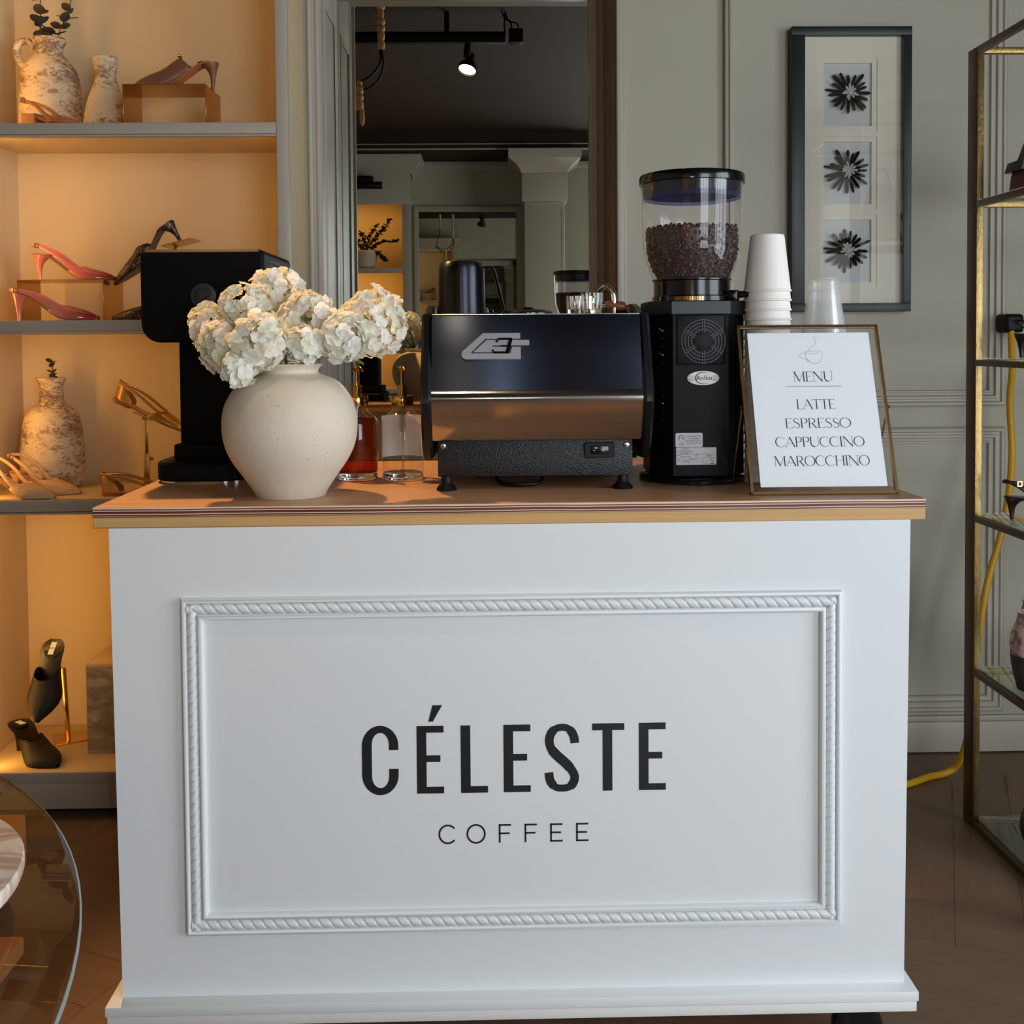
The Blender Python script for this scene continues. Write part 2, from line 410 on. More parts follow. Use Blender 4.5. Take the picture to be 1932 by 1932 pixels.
# ------------------------------------------------------------------ mirror alcove
t = thing('wall_mirror', 'tall wall mirror set back in an alcove behind the espresso machine', 'mirror', (-0.12, 1.84, 0.93))
def loc(m, x, y, z): bmesh.ops.translate(m.bm, vec=(-x, -y, -z), verts=m.bm.verts); return m
L0 = (-0.12, 1.84, 0.93)
m = MB(); m.box(-0.575, 0.332, 1.830, 1.840, 0.935, 2.60); part('mirror_glass', loc(m, *L0), MIRROR, t)
m = MB(); m.box(0.317, 0.371, 1.80, 1.84, 0.90, 2.65, .004); m.box(0.333, 0.345, 1.792, 1.80, 0.9, 2.65, .003)
part('frame_stile', loc(m, *L0), SAGE_TRIM, t, label='grey-brown right stile')
m = MB(); m.box(-0.574, 0.371, 1.80, 1.84, 2.57, 2.655, .004); part('frame_rail', loc(m, *L0), SAGE_TRIM, t)
# wooden sill rail below the mirror
m = MB(); m.box(-0.574, 0.37, 1.79, 1.844, 0.0, 0.935, .004); struct('trim_7', m, wood('tan_sill', (196, 150, 104), (170, 122, 80), (6, 1, 1), 4, 0.5, .05))
# right reveal (brown) and the left jamb (raised panel)
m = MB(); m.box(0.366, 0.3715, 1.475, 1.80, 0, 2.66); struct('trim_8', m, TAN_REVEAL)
m = MB(); m.box(-0.63, -0.575, 1.45, 1.844, 0, H, .002)
m.box(-0.612, -0.597, 1.436, 1.45, 0, H, .006, 3)                      # scribe bead against the bookcase
m.box(-0.586, -0.5735, 1.446, 1.452, 0, H, .001)
struct('trim_9', m, SAGE_TRIM)
m = MB()                                                              # raised panel on the jamb
m.box(-0.575, -0.571, 1.456, 1.53, 0, H, .0015); m.box(-0.575, -0.571, 1.77, 1.828, 0, H, .0015); m.box(-0.575, -0.571, 1.53, 1.77, 2.47, H, .0015)
m.box(-0.575, -0.568, 1.53, 1.548, 0, 2.47, .003); m.box(-0.575, -0.568, 1.752, 1.77, 0, 2.47, .003); m.box(-0.575, -0.568, 1.548, 1.752, 2.452, 2.47, .003)
struct('trim_10', m, SAGE_TRIM)

# ------------------------------------------------------------------ lit shelving at left
def bookcase(label, x0, x1, yf, yb, shelves, ztop, plinth, stile, sgn=1, top_rail=0.0, crown=True):
    """open cabinet: front plane yf, back plane yb, (z_top, thickness) shelves; sgn=-1 faces +Y"""
    t = thing('bookcase', label, 'shelf', ((x0 + x1) / 2, (yf + yb) / 2, 0))
    ox, oy = (x0 + x1) / 2, (yf + yb) / 2
    def yy(a, b): return (min(a, b) - oy, max(a, b) - oy)
    def P(name, x_0, x_1, ya, yb_, z0, z1, mt, bev=.002, lab=None):
        m = MB(); a, b = yy(ya, yb_); m.box(x_0 - ox, x_1 - ox, a, b, z0, z1, bev); return part(name, m, mt, t, label=lab)
    P('back_panel', x0, x1, yb, yb + sgn * .012, plinth, ztop, NICHE, 0)
    P('side_panel', x0 - .02, x0, yf + sgn * .012, yb, 0.02, ztop, NICHE, 0)
    P('side_panel', x1, x1 + .012, yf + sgn * .012, yb, 0.02, ztop, NICHE, 0)
    P('top_panel', x0, x1, yf, yb, ztop - .03, ztop, NICHE, 0)
    # right stile with grooves; left stile
    m = MB(); a, b = yy(yf, yf + sgn * .02)
    m.box(x1 - ox, x1 - ox + stile, a, b, 0, ztop, .003)
    part('stile', m, SAGE_TRIM, t)
    P('stile', x0 - .10, x0, yf, yf + sgn * .02, 0, ztop, SAGE_TRIM)
    for z, th in shelves:
        m = MB(); a, b = yy(yf + sgn * .006, yb)
        m.box(x0 - ox, x1 - ox, a, b, z - .02, z, .001)
        sh = part('shelf', m, NICHE, t)
        m = MB(); a, b = yy(yf, yf + sgn * .018); m.box(x0 - ox, x1 - ox, a, b, z - th * .82, z, .003)
        a, b = yy(yf - sgn * .004, yf + sgn * .018); m.box(x0 - ox, x1 - ox, a, b, z - th, z - th * .86, .002)
        part('shelf_edge', m, SHELF_GREY, sh)
    if top_rail: P('frieze', x0 - .1, x1 + stile, yf - sgn * .002, yf + sgn * .02, ztop - top_rail, ztop, SAGE_TRIM)
    if crown:
        m = MB(); prof = [(0, 0), (.012, .02), (.05, .045), (.085, .10), (.11, .13), (.11, .16), (0, .16)]
        xa, xb = x0 - .1 - ox, x1 + stile - ox; f = yf - oy
        r1 = [(xa - p, f - sgn * p, ztop + z) for p, z in prof]; r2 = [(xb + p, f - sgn * p, ztop + z) for p, z in prof]; r3 = [(xb + p, f + sgn * .36, ztop + z) for p, z in prof]
        m.rings([r1, r2, r3], True); part('crown', m, SAGE_TRIM, t)
    # plinth
    P('bottom_rail', x0 - .1, x1 + stile, yf, yf + sgn * .03, plinth - .034, plinth - .002, SHELF_GREY)
    P('plinth', x0 - .1, x1 + stile, yf + sgn * .012, yf + sgn * .05, 0.022, plinth - .036, SHELF_GREY)
    P('kick_board', x0 - .1, x1 + stile, yf + sgn * .05, yf + sgn * .07, 0, 0.03, BLACK_MATTE)
    P('floor_panel', x0, x1, yf + sgn * .001, yb, plinth - .03, plinth, NICHE)
    return t
bookcase('tall grey-painted shelving unit lit orange inside, holding shoes and vases', -1.53, -0.639, 1.08, 1.45,
         [(1.985, .04), (1.430, .04), (0.919, .041)], 2.78, 0.135, 0.034)
# ================================================================== COFFEE CART
HW, TAP, ZT, ZB = 0.73, 0.0082, 1.03, 0.161
CH = ZT - ZB
cart = thing('coffee_cart', 'white panelled coffee cart with plywood top and black lettering in front', 'cart', (0, 0, 0))
def hw(z): return HW - TAP * (ZT - z) / CH
m = MB()
rs = []
for z in (ZB - .02, ZT):
    h = hw(z); rs.append([(-h, 0, z), (h, 0, z), (h, 0.62, z), (-h, 0.62, z)])
m.rings(rs); part('body', m, WHITE, cart, 30)
# plinth: top board edge and the rougher board under it
m = MB(); m.box(-0.744, 0.738, -0.030, 0.65, 0.147, 0.1655, .002); part('plinth_cap', m, WHITE, cart)
m = MB(); m.box(-0.741, 0.735, -0.028, 0.65, 0.127, 0.1465, .002); part('plinth_board', m, WHITE_ROUGH, cart)
# plywood worktop
t_ = NT('plywood'); cz = t_.n('ShaderNodeTexCoord'); sp = t_.n('ShaderNodeSeparateXYZ'); t_.l(cz.outputs['Object'], sp.inputs[0])
wob = t_.noise(t_.coord((1, 1, 1)), 6, 3); k = t_.n('ShaderNodeMath', operation='MULTIPLY_ADD'); k.inputs[1].default_value = .004; t_.l(wob, k.inputs[0]); t_.l(sp.outputs[2], k.inputs[2])
mr = t_.n('ShaderNodeMapRange'); mr.inputs[1].default_value = 1.052; mr.inputs[2].default_value = 1.0702; t_.l(k.outputs[0], mr.inputs[0])
pl = [lin(c) for c in ((214, 186, 158), (92, 44, 34), (220, 192, 164), (112, 50, 40), (94, 40, 32), (222, 196, 170), (120, 62, 48), (230, 208, 184))]
x = t_.n('ShaderNodeValToRGB'); x.color_ramp.interpolation = 'CONSTANT'; e = x.color_ramp.elements
pos = (0.0, 0.11, 0.24, 0.33, 0.46, 0.58, 0.67, 0.80)
e[0].position = 0; e[0].color = (*pl[0], 1); e[1].position = pos[1]; e[1].color = (*pl[1], 1)
for p_, c_ in zip(pos[2:], pl[2:]): q = e.new(p_); q.color = (*c_, 1)
t_.l(mr.outputs[0], x.inputs[0])
gr = t_.noise(t_.coord((2, 60, 60)), 4, 5, .6)
edge = t_.mix(gr, lin((70, 40, 34)), x.outputs[0]); edge = t_.mix(0.18, x.outputs[0], edge)
top = t_.mix(t_.noise(t_.coord((1.2, 14, 1)), 3, 5, .6, .4), lin((208, 166, 130)), lin((160, 114, 82)))
nz = t_.n('ShaderNodeNewGeometry'); s2 = t_.n('ShaderNodeSeparateXYZ'); t_.l(nz.outputs['Normal'], s2.inputs[0])
gt = t_.n('ShaderNodeMath', operation='GREATER_THAN'); gt.inputs[1].default_value = 0.7; t_.l(s2.outputs[2], gt.inputs[0])
t_.bsdf(t_.mix(gt.outputs[0], edge, top), 0.42, 0, 0.45, t_.bump(gr, .08, .001))
PLY = t_.m
m = MB(); m.box(-0.759, 0.759, 0.0, 0.68, 1.0505, 1.068, .0012, 1); part('plywood_top', m, PLY, cart, label='red-brown layered plywood sheet')
PINE = wood('pine_board', (234, 192, 130), (176, 120, 62), (.7, 40, 60), 5, 0.5, .08)
m = MB(); m.box(-0.759, 0.759, 0.002, 0.68, 1.03, 1.0502, .0015, 1); part('edge_board', m, PINE, cart, label='yellow pine edge board')
# mouldings: each side of the frame has outer bead, rope and inner bead
ox0, ox1, oz0, oz1 = -0.6015, 0.6015, 0.2815, 0.9025
def fillet(name, inset, wdt, proud):
    m = MB(); n = 8; rings = []
    for cx, cz_, sx, sz in ((ox0, oz0, 1, 1), (ox1, oz0, -1, 1), (ox1, oz1, -1, -1), (ox0, oz1, 1, -1)):
        ring = []
        for i in range(n + 1):
            th = PI * i / n; a = inset + wdt / 2 - wdt / 2 * math.cos(th)
            ring.append((cx + sx * a * (1), -proud * math.sin(th) ** .7, cz_ + sz * a))
        rings.append(ring)
    m.rings(rings + [rings[0]], False); return part(name, m, WHITE, cart, 50)
fillet('outer_bead', 0.0, .0105, .012)
fillet('inner_bead', 0.0285, .0115, .012)
m = MB(); panel_frame(m, ox0, ox1, oz0, oz1, 0.0, [(.009, 0), (.009, .003), (.03, .003), (.03, 0)]); part('moulding_bed', m, WHITE, cart)
def rope(a, b, nt, up):
    """half-round bead carved with slanting twist grooves, from a to b"""
    a, b = Vector(a), Vector(b); t = (b - a).normalized(); L = (b - a).length; u = Vector(up)
    m = MB(); per = 14; nn = nt * per; rad = .0098; na = 10; rings = []
    for i in range(nn + 1):
        s = i / nn
        ring = []
        for k in range(na + 1):
            th = PI * k / na
            ph = (s * nt - (k / na) * 1.05) % 1.0
            d = min(ph, 1 - ph); groove = max(0, 1 - d / 0.11)
            rr = rad * (1 - 0.30 * groove)
            # bevel the ends to the mitre
            off = (0.5 - k / na) * 2 * rad
            ss = min(max(s * L, rad + off if up[0] == 0 else rad + off), L - rad - off) if False else s * L
            ring.append(a + t * ss + u * (rr * math.cos(th)) + Vector((0, -1, 0)) * (0.0015 + rr * math.sin(th) * 1.05))
        rings.append(ring)
    m.rings(rings, False); return m
ins = 0.0195
part('rope_moulding', rope((ox0 + .011, 0, oz1 - ins), (ox1 - .011, 0, oz1 - ins), 58, (0, 0, 1)), WHITE, cart, 60)
part('rope_moulding', rope((ox0 + .011, 0, oz0 + ins), (ox1 - .011, 0, oz0 + ins), 58, (0, 0, 1)), WHITE, cart, 60)
part('rope_moulding', rope((ox0 + ins, 0, oz1 - .012), (ox0 + ins, 0, oz0 + .012), 29, (1, 0, 0)), WHITE, cart, 60)
part('rope_moulding', rope((ox1 - ins, 0, oz1 - .012), (ox1 - ins, 0, oz0 + .012), 29, (1, 0, 0)), WHITE, cart, 60)

# ---- lettering on the front: condensed sans drawn as outlines (units: k per drawing unit)
k = 0.0003338; bx, bz = -0.2787, 0.5355                      # x of the first letter, baseline
def arc(cx, cy, rx, ry, a0, a1, n=10): return [(cx + rx * math.cos(R(a0 + (a1 - a0) * i / n)), cy + ry * math.sin(R(a0 + (a1 - a0) * i / n))) for i in range(n + 1)]
def letter_E(): return [[(0, 0), (148, 0), (148, 37), (53, 37), (53, 175), (129, 175), (129, 212), (53, 212), (53, 338), (148, 338), (148, 375), (0, 375)]]
def letter_L(): return [[(0, 0), (148, 0), (148, 37), (53, 37), (53, 375), (0, 375)]]
def letter_T(): return [[(57, 0), (110, 0), (110, 337), (177, 337), (177, 375), (0, 375), (0, 337), (57, 337)]]
def letter_C():
    o = [(200, 245)] + arc(100, 268, 100, 112, 0, 180, 16) + arc(100, 107, 100, 112, 180, 360, 16) + [(200, 140)]
    i = [(148, 140)] + arc(101, 100, 47, 66, 0, -180, 12) + arc(101, 275, 47, 66, 180, 0, 12) + [(148, 245)]
    return [o + i]
def build_letters(m, specs, k, bx, bz, y0, y1):
    for x, polys in specs:
        for p in polys: m.prism([(bx + (x + a) * k, bz + b * k) for a, b in p], y0, y1)
def lettered(name, ch, fn):
    m = MB(); fn(m); return part(name, m, BLACK_INK, cart, 0)
LY0, LY1 = -0.0006, 0.0
for nm, x, f, dz in (('letter_c', 0, letter_C, 0), ('letter_e', 300, letter_E, 0), ('letter_l', 541, letter_L, 0), ('letter_e', 776, letter_E, 0), ('letter_t', 1264, letter_T, 0), ('letter_e', 1521, letter_E, 0)):
    m = MB(); build_letters(m, [(x, f())], k, bx, bz, LY0, LY1)
    if nm == 'letter_e' and x == 300: build_letters(m, [(300, [[(65, 399), (90, 399), (141, 489), (88, 489)]])], k, bx, bz, LY0, LY1)
    part(nm, m, BLACK_INK, cart, 0)
m = MB()
S = [(166, 268), (162, 300), (150, 328), (128, 350), (97, 357), (64, 350), (40, 330), (27, 298), (27, 268), (38, 236), (62, 206), (92, 178), (122, 150), (148, 118), (162, 90), (163, 66), (152, 40), (130, 23), (98, 18), (64, 22), (42, 40), (28, 66), (22, 106)]
S = [(p.x, p.y) for p in crom([(a, b, 0) for a, b in S], 4)]
wd = [48 + (-9 if abs(p[1] - 357) < 12 or abs(p[1] - 18) < 12 else 0) + (6 if 130 < p[1] < 230 else 0) for p in S]
m.strip([(bx + (1002 + a) * k, bz + b * k) for a, b in S], [x_ * k for x_ in wd], LY0, LY1); part('letter_s', m, BLACK_INK, cart, 0)
# second line, thin geometric capitals
k2 = k; b2 = 0.4418; b2x = bx - 128 * k
def thin(name, fn): m = MB(); fn(m); part(name, m, BLACK_INK, cart, 0)
Wt = 9.5 * k2
def P2(x, y): return (b2x + x * k2, b2 + y * k2)
thin('letter_c', lambda m: m.strip([P2(*p) for p in arc(594, 51, 47, 50, 40, 320, 30)], Wt, LY0, LY1))
thin('letter_o', lambda m: m.strip([P2(*p) for p in arc(749, 51, 48, 50, 0, 360, 40)], Wt, LY0, LY1))
def tF(x, mid=True, bot=False):
    def f(m):
        m.strip([P2(x + 5, 0), P2(x + 5, 103)], Wt, LY0, LY1); m.strip([P2(x, 98), P2(x + 68, 98)], Wt, LY0, LY1); m.strip([P2(x, 52), P2(x + 60, 52)], Wt, LY0, LY1)
        if bot: m.strip([P2(x, 5), P2(x + 69, 5)], Wt, LY0, LY1)
    return f
thin('letter_f', tF(874)); thin('letter_f', tF(1016)); thin('letter_e', tF(1157, bot=True)); thin('letter_e', tF(1300, bot=True))
# casters
for cx, cy in ((-0.62, 0.06), (0.655, 0.06), (-0.62, 0.56), (0.655, 0.56)):
    m = MB(); m.cyl(.024, .112, .127, 20, (cx, cy, 0)); m.prism([(cx - .03, .112), (cx + .03, .112), (cx + .022, .05), (cx - .012, .05)], cy - .017, cy - .012); m.prism([(cx - .03, .112), (cx + .03, .112), (cx + .022, .05), (cx - .012, .05)], cy + .012, cy + .017)
    c_ = part('caster', m, BLACK_MATTE, cart)
    m = MB(); m.cyl(.048, -.011, .011, 28, M=Matrix.Translation((cx, cy, .048)) @ Matrix.Rotation(R(90), 4, 'X'), bev=.004); part('caster_wheel', m, BLACK_GLOSS, c_)
# ================================================================== ON THE COUNTER
CT = 1.068
# ---- stoneware vase
t_ = NT('stoneware'); v = t_.coord()
base = t_.mix(t_.noise(v, 9, 5), lin((222, 211, 192)), lin((206, 193, 172)))
vor = t_.n('ShaderNodeTexVoronoi'); vor.inputs['Scale'].default_value = 62; t_.l(v, vor.inputs['Vector'])
lt = t_.n('ShaderNodeMath', operation='LESS_THAN'); lt.inputs[1].default_value = .11; t_.l(vor.outputs['Distance'], lt.inputs[0])
nn_ = t_.n('ShaderNodeMath', operation='GREATER_THAN'); nn_.inputs[1].default_value = .50; t_.l(t_.noise(v, 22, 2), nn_.inputs[0])
mm = t_.n('ShaderNodeMath', operation='MULTIPLY'); t_.l(lt.outputs[0], mm.inputs[0]); t_.l(nn_.outputs[0], mm.inputs[1])
t_.bsdf(t_.mix(mm.outputs[0], base, lin((186, 170, 148))), 0.6, 0, 0.35, t_.bump(t_.noise(v, 55, 6, .6), .4, .003)); STONE = t_.m
VX, VY = -0.4265, 0.134
vase = thing('vase', 'round cream stoneware vase holding the white hydrangeas on the counter', 'vase', (VX, VY, CT))
s_ = 0.0002554
prof = [(258, 0), (268, 22), (290, 60), (355, 160), (425, 262), (473, 360), (497, 455), (504, 545), (500, 620), (484, 700), (452, 770), (405, 840), (340, 895), (275, 925), (228, 945), (217, 962), (224, 985), (248, 1012), (252, 1020), (244, 1024)]
prof = [(r * s_, z * s_ * .975) for r, z in prof]
m = MB(); m.lathe([(0.0, 0)] + [(prof[0][0] - .004, 0)] + sm_prof(prof, 3) + [(.052, .254), (.046, .236), (.06, .20), (.1, .14), (.08, .04), (0, .02)], 56)
part('vessel', m, STONE, vase, 60)

# ---- hydrangeas: each stem is a thing with its own florets
PET = NT('petal'); oi = PET.n('ShaderNodeObjectInfo')
c1 = PET.ramp(oi.outputs['Random'], [(0, lin((250, 248, 236))), (.6, lin((252, 250, 243))), (.86, lin((240, 243, 216))), (1, lin((250, 240, 224)))])
b = PET.bsdf(c1, .6, 0, .25, PET.bump(PET.noise(PET.coord(), 260, 3), .1, .0005), Subsurface_Weight=.25)
b.inputs['Subsurface Radius'].default_value = (.006, .005, .003); b.inputs['Subsurface Scale'].default_value = .5
tl = PET.n('ShaderNodeBsdfTranslucent'); PET.l(c1, tl.inputs[0]); mxp = PET.n('ShaderNodeMixShader'); mxp.inputs[0].default_value = .36
PET.l(b.outputs[0], mxp.inputs[1]); PET.l(tl.outputs[0], mxp.inputs[2]); PET.l(mxp.outputs[0], PET.out.inputs[0])
PETAL = PET.m
GREEN = simple('leaf_green', (74, 112, 44), .5, var=.2, vs=30)
STEMG = simple('stem_green', (112, 126, 66), .55, var=.15, vs=30)
def floret_mesh(seed):
    rnd = random.Random(seed); m = MB()
    for k in range(4):
        a = k * PI / 2 + rnd.uniform(-.18, .18); L = rnd.uniform(.0135, .0160); W = rnd.uniform(.0155, .0180); cup = rnd.uniform(.25, .6); tw = rnd.uniform(-.22, .22)
        rings = []
        for u, wf in ((0, .30), (.22, .74), (.48, 1.0), (.72, .96), (.90, .64), (1.0, .14)):
            hwid = W / 2 * wf
            row = []
            for j in range(5):
                w_ = (j - 2) / 2
                x = .0012 + u * L * (1 - .05 * w_ * w_ * u); y = w_ * hwid
                z = L * (cup * u * .55 - .55 * cup * u * u * u) + .0014 * w_ * w_ + tw * y * u * .5 + .0008 * math.sin(5 * w_ + 7 * u + seed)
                row.append((x * math.cos(a) - y * math.sin(a), x * math.sin(a) + y * math.cos(a), z))
            rings.append(row)
        m.rings(rings, False)
    m.sphere(.0013, (0, 0, .0008), (1, 1, .8), 6, 4)
    me = m.mesh('floret', 60); me.materials.append(PETAL); return me
FLO = [floret_mesh(s) for s in range(6)]
def hydrangea(label, c, r3, n, seed, root=None, leaf=None):
    rnd = random.Random(seed)
    t = thing('hydrangea', label, 'flower', (VX, VY, CT + .05), group='white hydrangeas in the vase')
    c = Vector(c) - Vector(t.location)
    rm = min(r3)
    p0 = Vector((rnd.uniform(-.015, .015), rnd.uniform(-.015, .015), 0)); p1 = Vector(((root or c)[0] * .25, (root or c)[1] * .25, .20)); 
    if p1.xy.length > .036: p1.xy = p1.xy.normalized() * .036
    m = MB(); m.tube(crom([p0, p1 * .6 + p0 * .4, p1, p1 * .35 + c * .65 + Vector((0, 0, -.01)), c], 4), .0032, 8)
    # short branching stalks under the head
    for k in range(7):
        a = k * .9; d = Vector((math.cos(a) * .6, math.sin(a) * .6, rnd.uniform(-.3, .7))).normalized()
        m.tube([c - Vector((0, 0, .006)), c + Vector((d.x * r3[0], d.y * r3[1], d.z * r3[2])) * .86], [.0016, .0009], 5)
    part('stem', m, STEMG, t)
    n = int(n * 1.45); r3 = tuple(q * 1.17 for q in r3)
    for i in range(n):
        zc = 1 - 2 * (i + .5) / n; ph = i * 2.39996 + rnd.uniform(-.25, .25); q = math.sqrt(max(0, 1 - zc * zc))
        d = Vector((q * math.cos(ph), q * math.sin(ph), zc + rnd.uniform(-.06, .06))).normalized()
        k = rnd.uniform(.80, 1.07)
        p = c + Vector((d.x * r3[0], d.y * r3[1], d.z * r3[2])) * k * .93
        nrm = (Vector((d.x / r3[0], d.y / r3[1], d.z / r3[2])).normalized() + Vector((rnd.uniform(-.5, .5), rnd.uniform(-.5, .5), rnd.uniform(-.5, .5)))).normalized()
        o = bpy.data.objects.new('floret', FLO[rnd.randrange(6)]); COL.objects.link(o); o.parent = t
        rot = nrm.to_track_quat('Z', 'Y') @ Euler((0, 0, rnd.uniform(0, 6.28))).to_quaternion()
        o.location = p; o.rotation_mode = 'QUATERNION'; o.rotation_quaternion = rot
        s = rnd.uniform(.82, 1.12); o.scale = (s, s, s)
    if leaf:
        lp, la = leaf
        m = MB(); rings = []
        for i in range(9):
            u = i / 8; wd = .021 * math.sin(PI * (u * .92 + .05)) ** .7; z = .004 * math.sin(u * 3)
            rings.append([(u * .058, wd * s_ * (1 - .10 * ((i * 3) % 2)), z + .004 * abs(s_)) for s_ in (-1, -.5, 0, .5, 1)])
        m.rings(rings, False, M=Matrix.Translation(Vector(lp) - Vector(t.location)) @ Euler(la).to_matrix().to_4x4())
        part('leaf', m, GREEN, t)
    return t
# head centres
hydrangea('small blush-tinged hydrangea head farthest left, over the black press', (-.589, .165, 1.393), (.032, .034, .044), 34, 1)
hydrangea('white hydrangea head low on the left side of the bouquet', (-.541, .10, 1.357), (.042, .044, .046), 52, 2)
hydrangea('white hydrangea head at the upper left of the bouquet', (-.509, .14, 1.430), (.047, .045, .044), 58, 3)
hydrangea('topmost white hydrangea head, at the back of the bouquet', (-.462, .20, 1.466), (.044, .044, .042), 52, 4)
hydrangea('large white hydrangea head front and centre of the bouquet', (-.466, .052, 1.364), (.046, .043, .050), 68, 5)
hydrangea('pale green-white hydrangea head at the centre right of the bouquet', (-.391, .13, 1.412), (.047, .045, .043), 56, 6)
hydrangea('small white hydrangea head just above the vase mouth', (-.388, .07, 1.362), (.032, .030, .029), 34, 7)
hydrangea('white hydrangea head right of the vase mouth with a green leaf under it', (-.318, .09, 1.373), (.040, .040, .040), 46, 8, leaf=((-.335, .10, 1.335), (0.15, .30, .1)))
hydrangea('white hydrangea head drooping lowest, beside the left of the vase neck', (-.497, .03, 1.315), (.026, .026, .026), 22, 9)
hydrangea('lone white hydrangea head farthest right, above the syrup bottles', (-.267, .15, 1.402), (.058, .055, .060), 84, 10)

# ---- syrup bottles
def clear_liquid(name, c):
    t = NT(name); x = t.n('ShaderNodeBsdfTransparent'); x.inputs[0].default_value = (*c, 1); t.l(x.outputs[0], t.out.inputs[0]); return t.m
BOTGLASS = thin_glass('bottle_glass', (.985, .99, .99), ior=1.4, extra=.01)
BASEGLASS = solid_glass('thick_base_glass', (.98, .985, .98))
def bottle(label, x, y, liq, lvl, turn):
    t = thing('syrup_bottle', label, 'bottle', (x, y, CT), (0, 0, turn), 'pump bottles beside the vase')
    r = .0447
    m = MB(); outer = [(0, 0), (r - .003, 0), (r, .003), (r, .120), (r - .0015, .127), (r - .007, .136), (r - .015, .1425), (.0235, .147), (.0212, .151), (.0212, .163)]
    m.lathe(outer, 40); part('bottle', m, BOTGLASS, t, 60)
    m = MB(); m.lathe([(0, .001), (r - .0035, .001), (r - .0012, .004), (r - .0012, .013), (r - .004, .0155), (0, .0165)], 40); part('thick_base', m, BASEGLASS, t, 60)
    m = MB(); pr = [(0, .017), (r - .003, .0168), (r - .0013, .019)]
    if lvl > .120: pr += [(r - .0013, .119), (r - .003, .126), (r - .005, min(lvl, .131))]
    else: pr += [(r - .0013, lvl)]
    pr += [(0, pr[-1][1])]
    m.lathe(pr, 40); part('syrup', m, liq, t, 60)
    m = MB(); m.lathe([(.0215, .159), (.0235, .1595), (.0242, .161), (.0242, .1775), (.0235, .179), (.0105, .1795), (.0098, .181), (.0098, .201), (.0092, .2025), (.0045, .203)], 36); part('pump_collar', m, GOLD, t, 35)
    m = MB(); m.lathe([(.0035, .195), (.0034, .231), (.0045, .2335), (.0085, .237), (.0098, .241), (.0085, .2435), (0, .2445)], 24); m.tube(crom([(0, 0, .238), (.012, 0, .2395), (.024, 0, .2385), (.032, 0, .233)], 4), [.0042] * 5 + [.0038] * 4 + [.003] * 4, 10); part('pump_head', m, GOLD, t, 50)
    m = MB(); m.cyl(.0032, .02, .158, 12); m.cyl(.0075, .106, .157, 16); m.lathe([(.0075, .106), (.006, .102), (.0032, .100)], 16); part('dip_tube', m, thin_glass('dip_tube_plastic', (.82, .82, .80), extra=.02), t, 50)
    return t
AMB = NT('amber_syrup'); tr = AMB.n('ShaderNodeBsdfTransparent'); tr.inputs[0].default_value = (.62, .085, .010, 1)
df = AMB.n('ShaderNodeBsdfPrincipled'); df.inputs['Base Color'].default_value = (.42, .06, .008, 1); df.inputs['Roughness'].default_value = .2
mx = AMB.n('ShaderNodeMixShader'); mx.inputs[0].default_value = .2; AMB.l(tr.outputs[0], mx.inputs[1]); AMB.l(df.outputs[0], mx.inputs[2]); AMB.l(mx.outputs[0], AMB.out.inputs[0])
bottle('amber syrup pump bottle with gold pump, half hidden by the vase', -.3258, .352, AMB.m, .131, R(-60))
b2_ = bottle('clear syrup pump bottle with gold pump beside the espresso machine', -.2280, .347, clear_liquid('clear_syrup', (.985, .98, .96)), .126, R(-75))
# label sheet seen from the back on the clear bottle
m = MB(); r_ = .0453
m.rings([[(r_ * math.cos(a), r_ * math.sin(a), z) for a in [R(6 + 16.8 * i) for i in range(11)]] for z in (.046, .136)], False)
o = part('label', m, PAPER, b2_, 60); o.rotation_euler = (0, 0, R(75))

# ---- black tamping press at left
PRESS = simple('press_black', (6, 6, 7), .55, spec=.12, var=.1, vs=40, bump=.05, bs=300)
p = thing('tamping_press', 'tall matte black automatic coffee tamping press behind the vase', 'coffee tamper', (-.64, .45, CT))
def rrect(x0, x1, z0, z1, rr, n=8):
    o = []
    for cx, cz, a in ((x1 - rr[0], z1 - rr[0], 0), (x0 + rr[1], z1 - rr[1], 90), (x0 + rr[2], z0 + rr[2], 180), (x1 - rr[3], z0 + rr[3], 270)):
        i = {0: 0, 90: 1, 180: 2, 270: 3}[a]
        o += [(cx + rr[i] * math.cos(R(a + 90 * q / n)), cz + rr[i] * math.sin(R(a + 90 * q / n))) for q in range(n + 1)]
    return o
def roundbox(m, x0, x1, z0, z1, rr, y0, y1, c=.006):
    a = [(x, y0, z) for x, z in rrect(x0 + c, x1 - c, z0 + c, z1 - c, [max(q - c, .001) for q in rr])]
    b = [(x, y0 + c, z) for x, z in rrect(x0, x1, z0, z1, rr)]; d = [(x, y1 - c, z) for x, z in rrect(x0, x1, z0, z1, rr)]
    e = [(x, y1, z) for x, z in rrect(x0 + c, x1 - c, z0 + c, z1 - c, [max(q - c, .001) for q in rr])]
    a0 = [(x * .9 + (x0 + x1) * .05, y0 - .0005, z * .9 + (z0 + z1) * .05) for x, y, z in a]
    m.rings([a, b, d, e])
dx, dy = .64, .45
m = MB(); roundbox(m, -.7665 + dx, -.509 + dx, 1.365 - CT, 1.559 - CT, (.014, .014, .04, .04), .30 - dy, .59 - dy); part('press_head', m, PRESS, p, 35)
m = MB(); m.box(-.713 + dx, -.585 + dx, .38 - dy, .55 - dy, .075, .31, .006); part('column', m, PRESS, p)
m = MB(); m.box(-.721 + dx, -.565 + dx, .36 - dy, .56 - dy, .042, .078, .004); part('column_foot', m, PRESS, p)
m = MB(); out = []
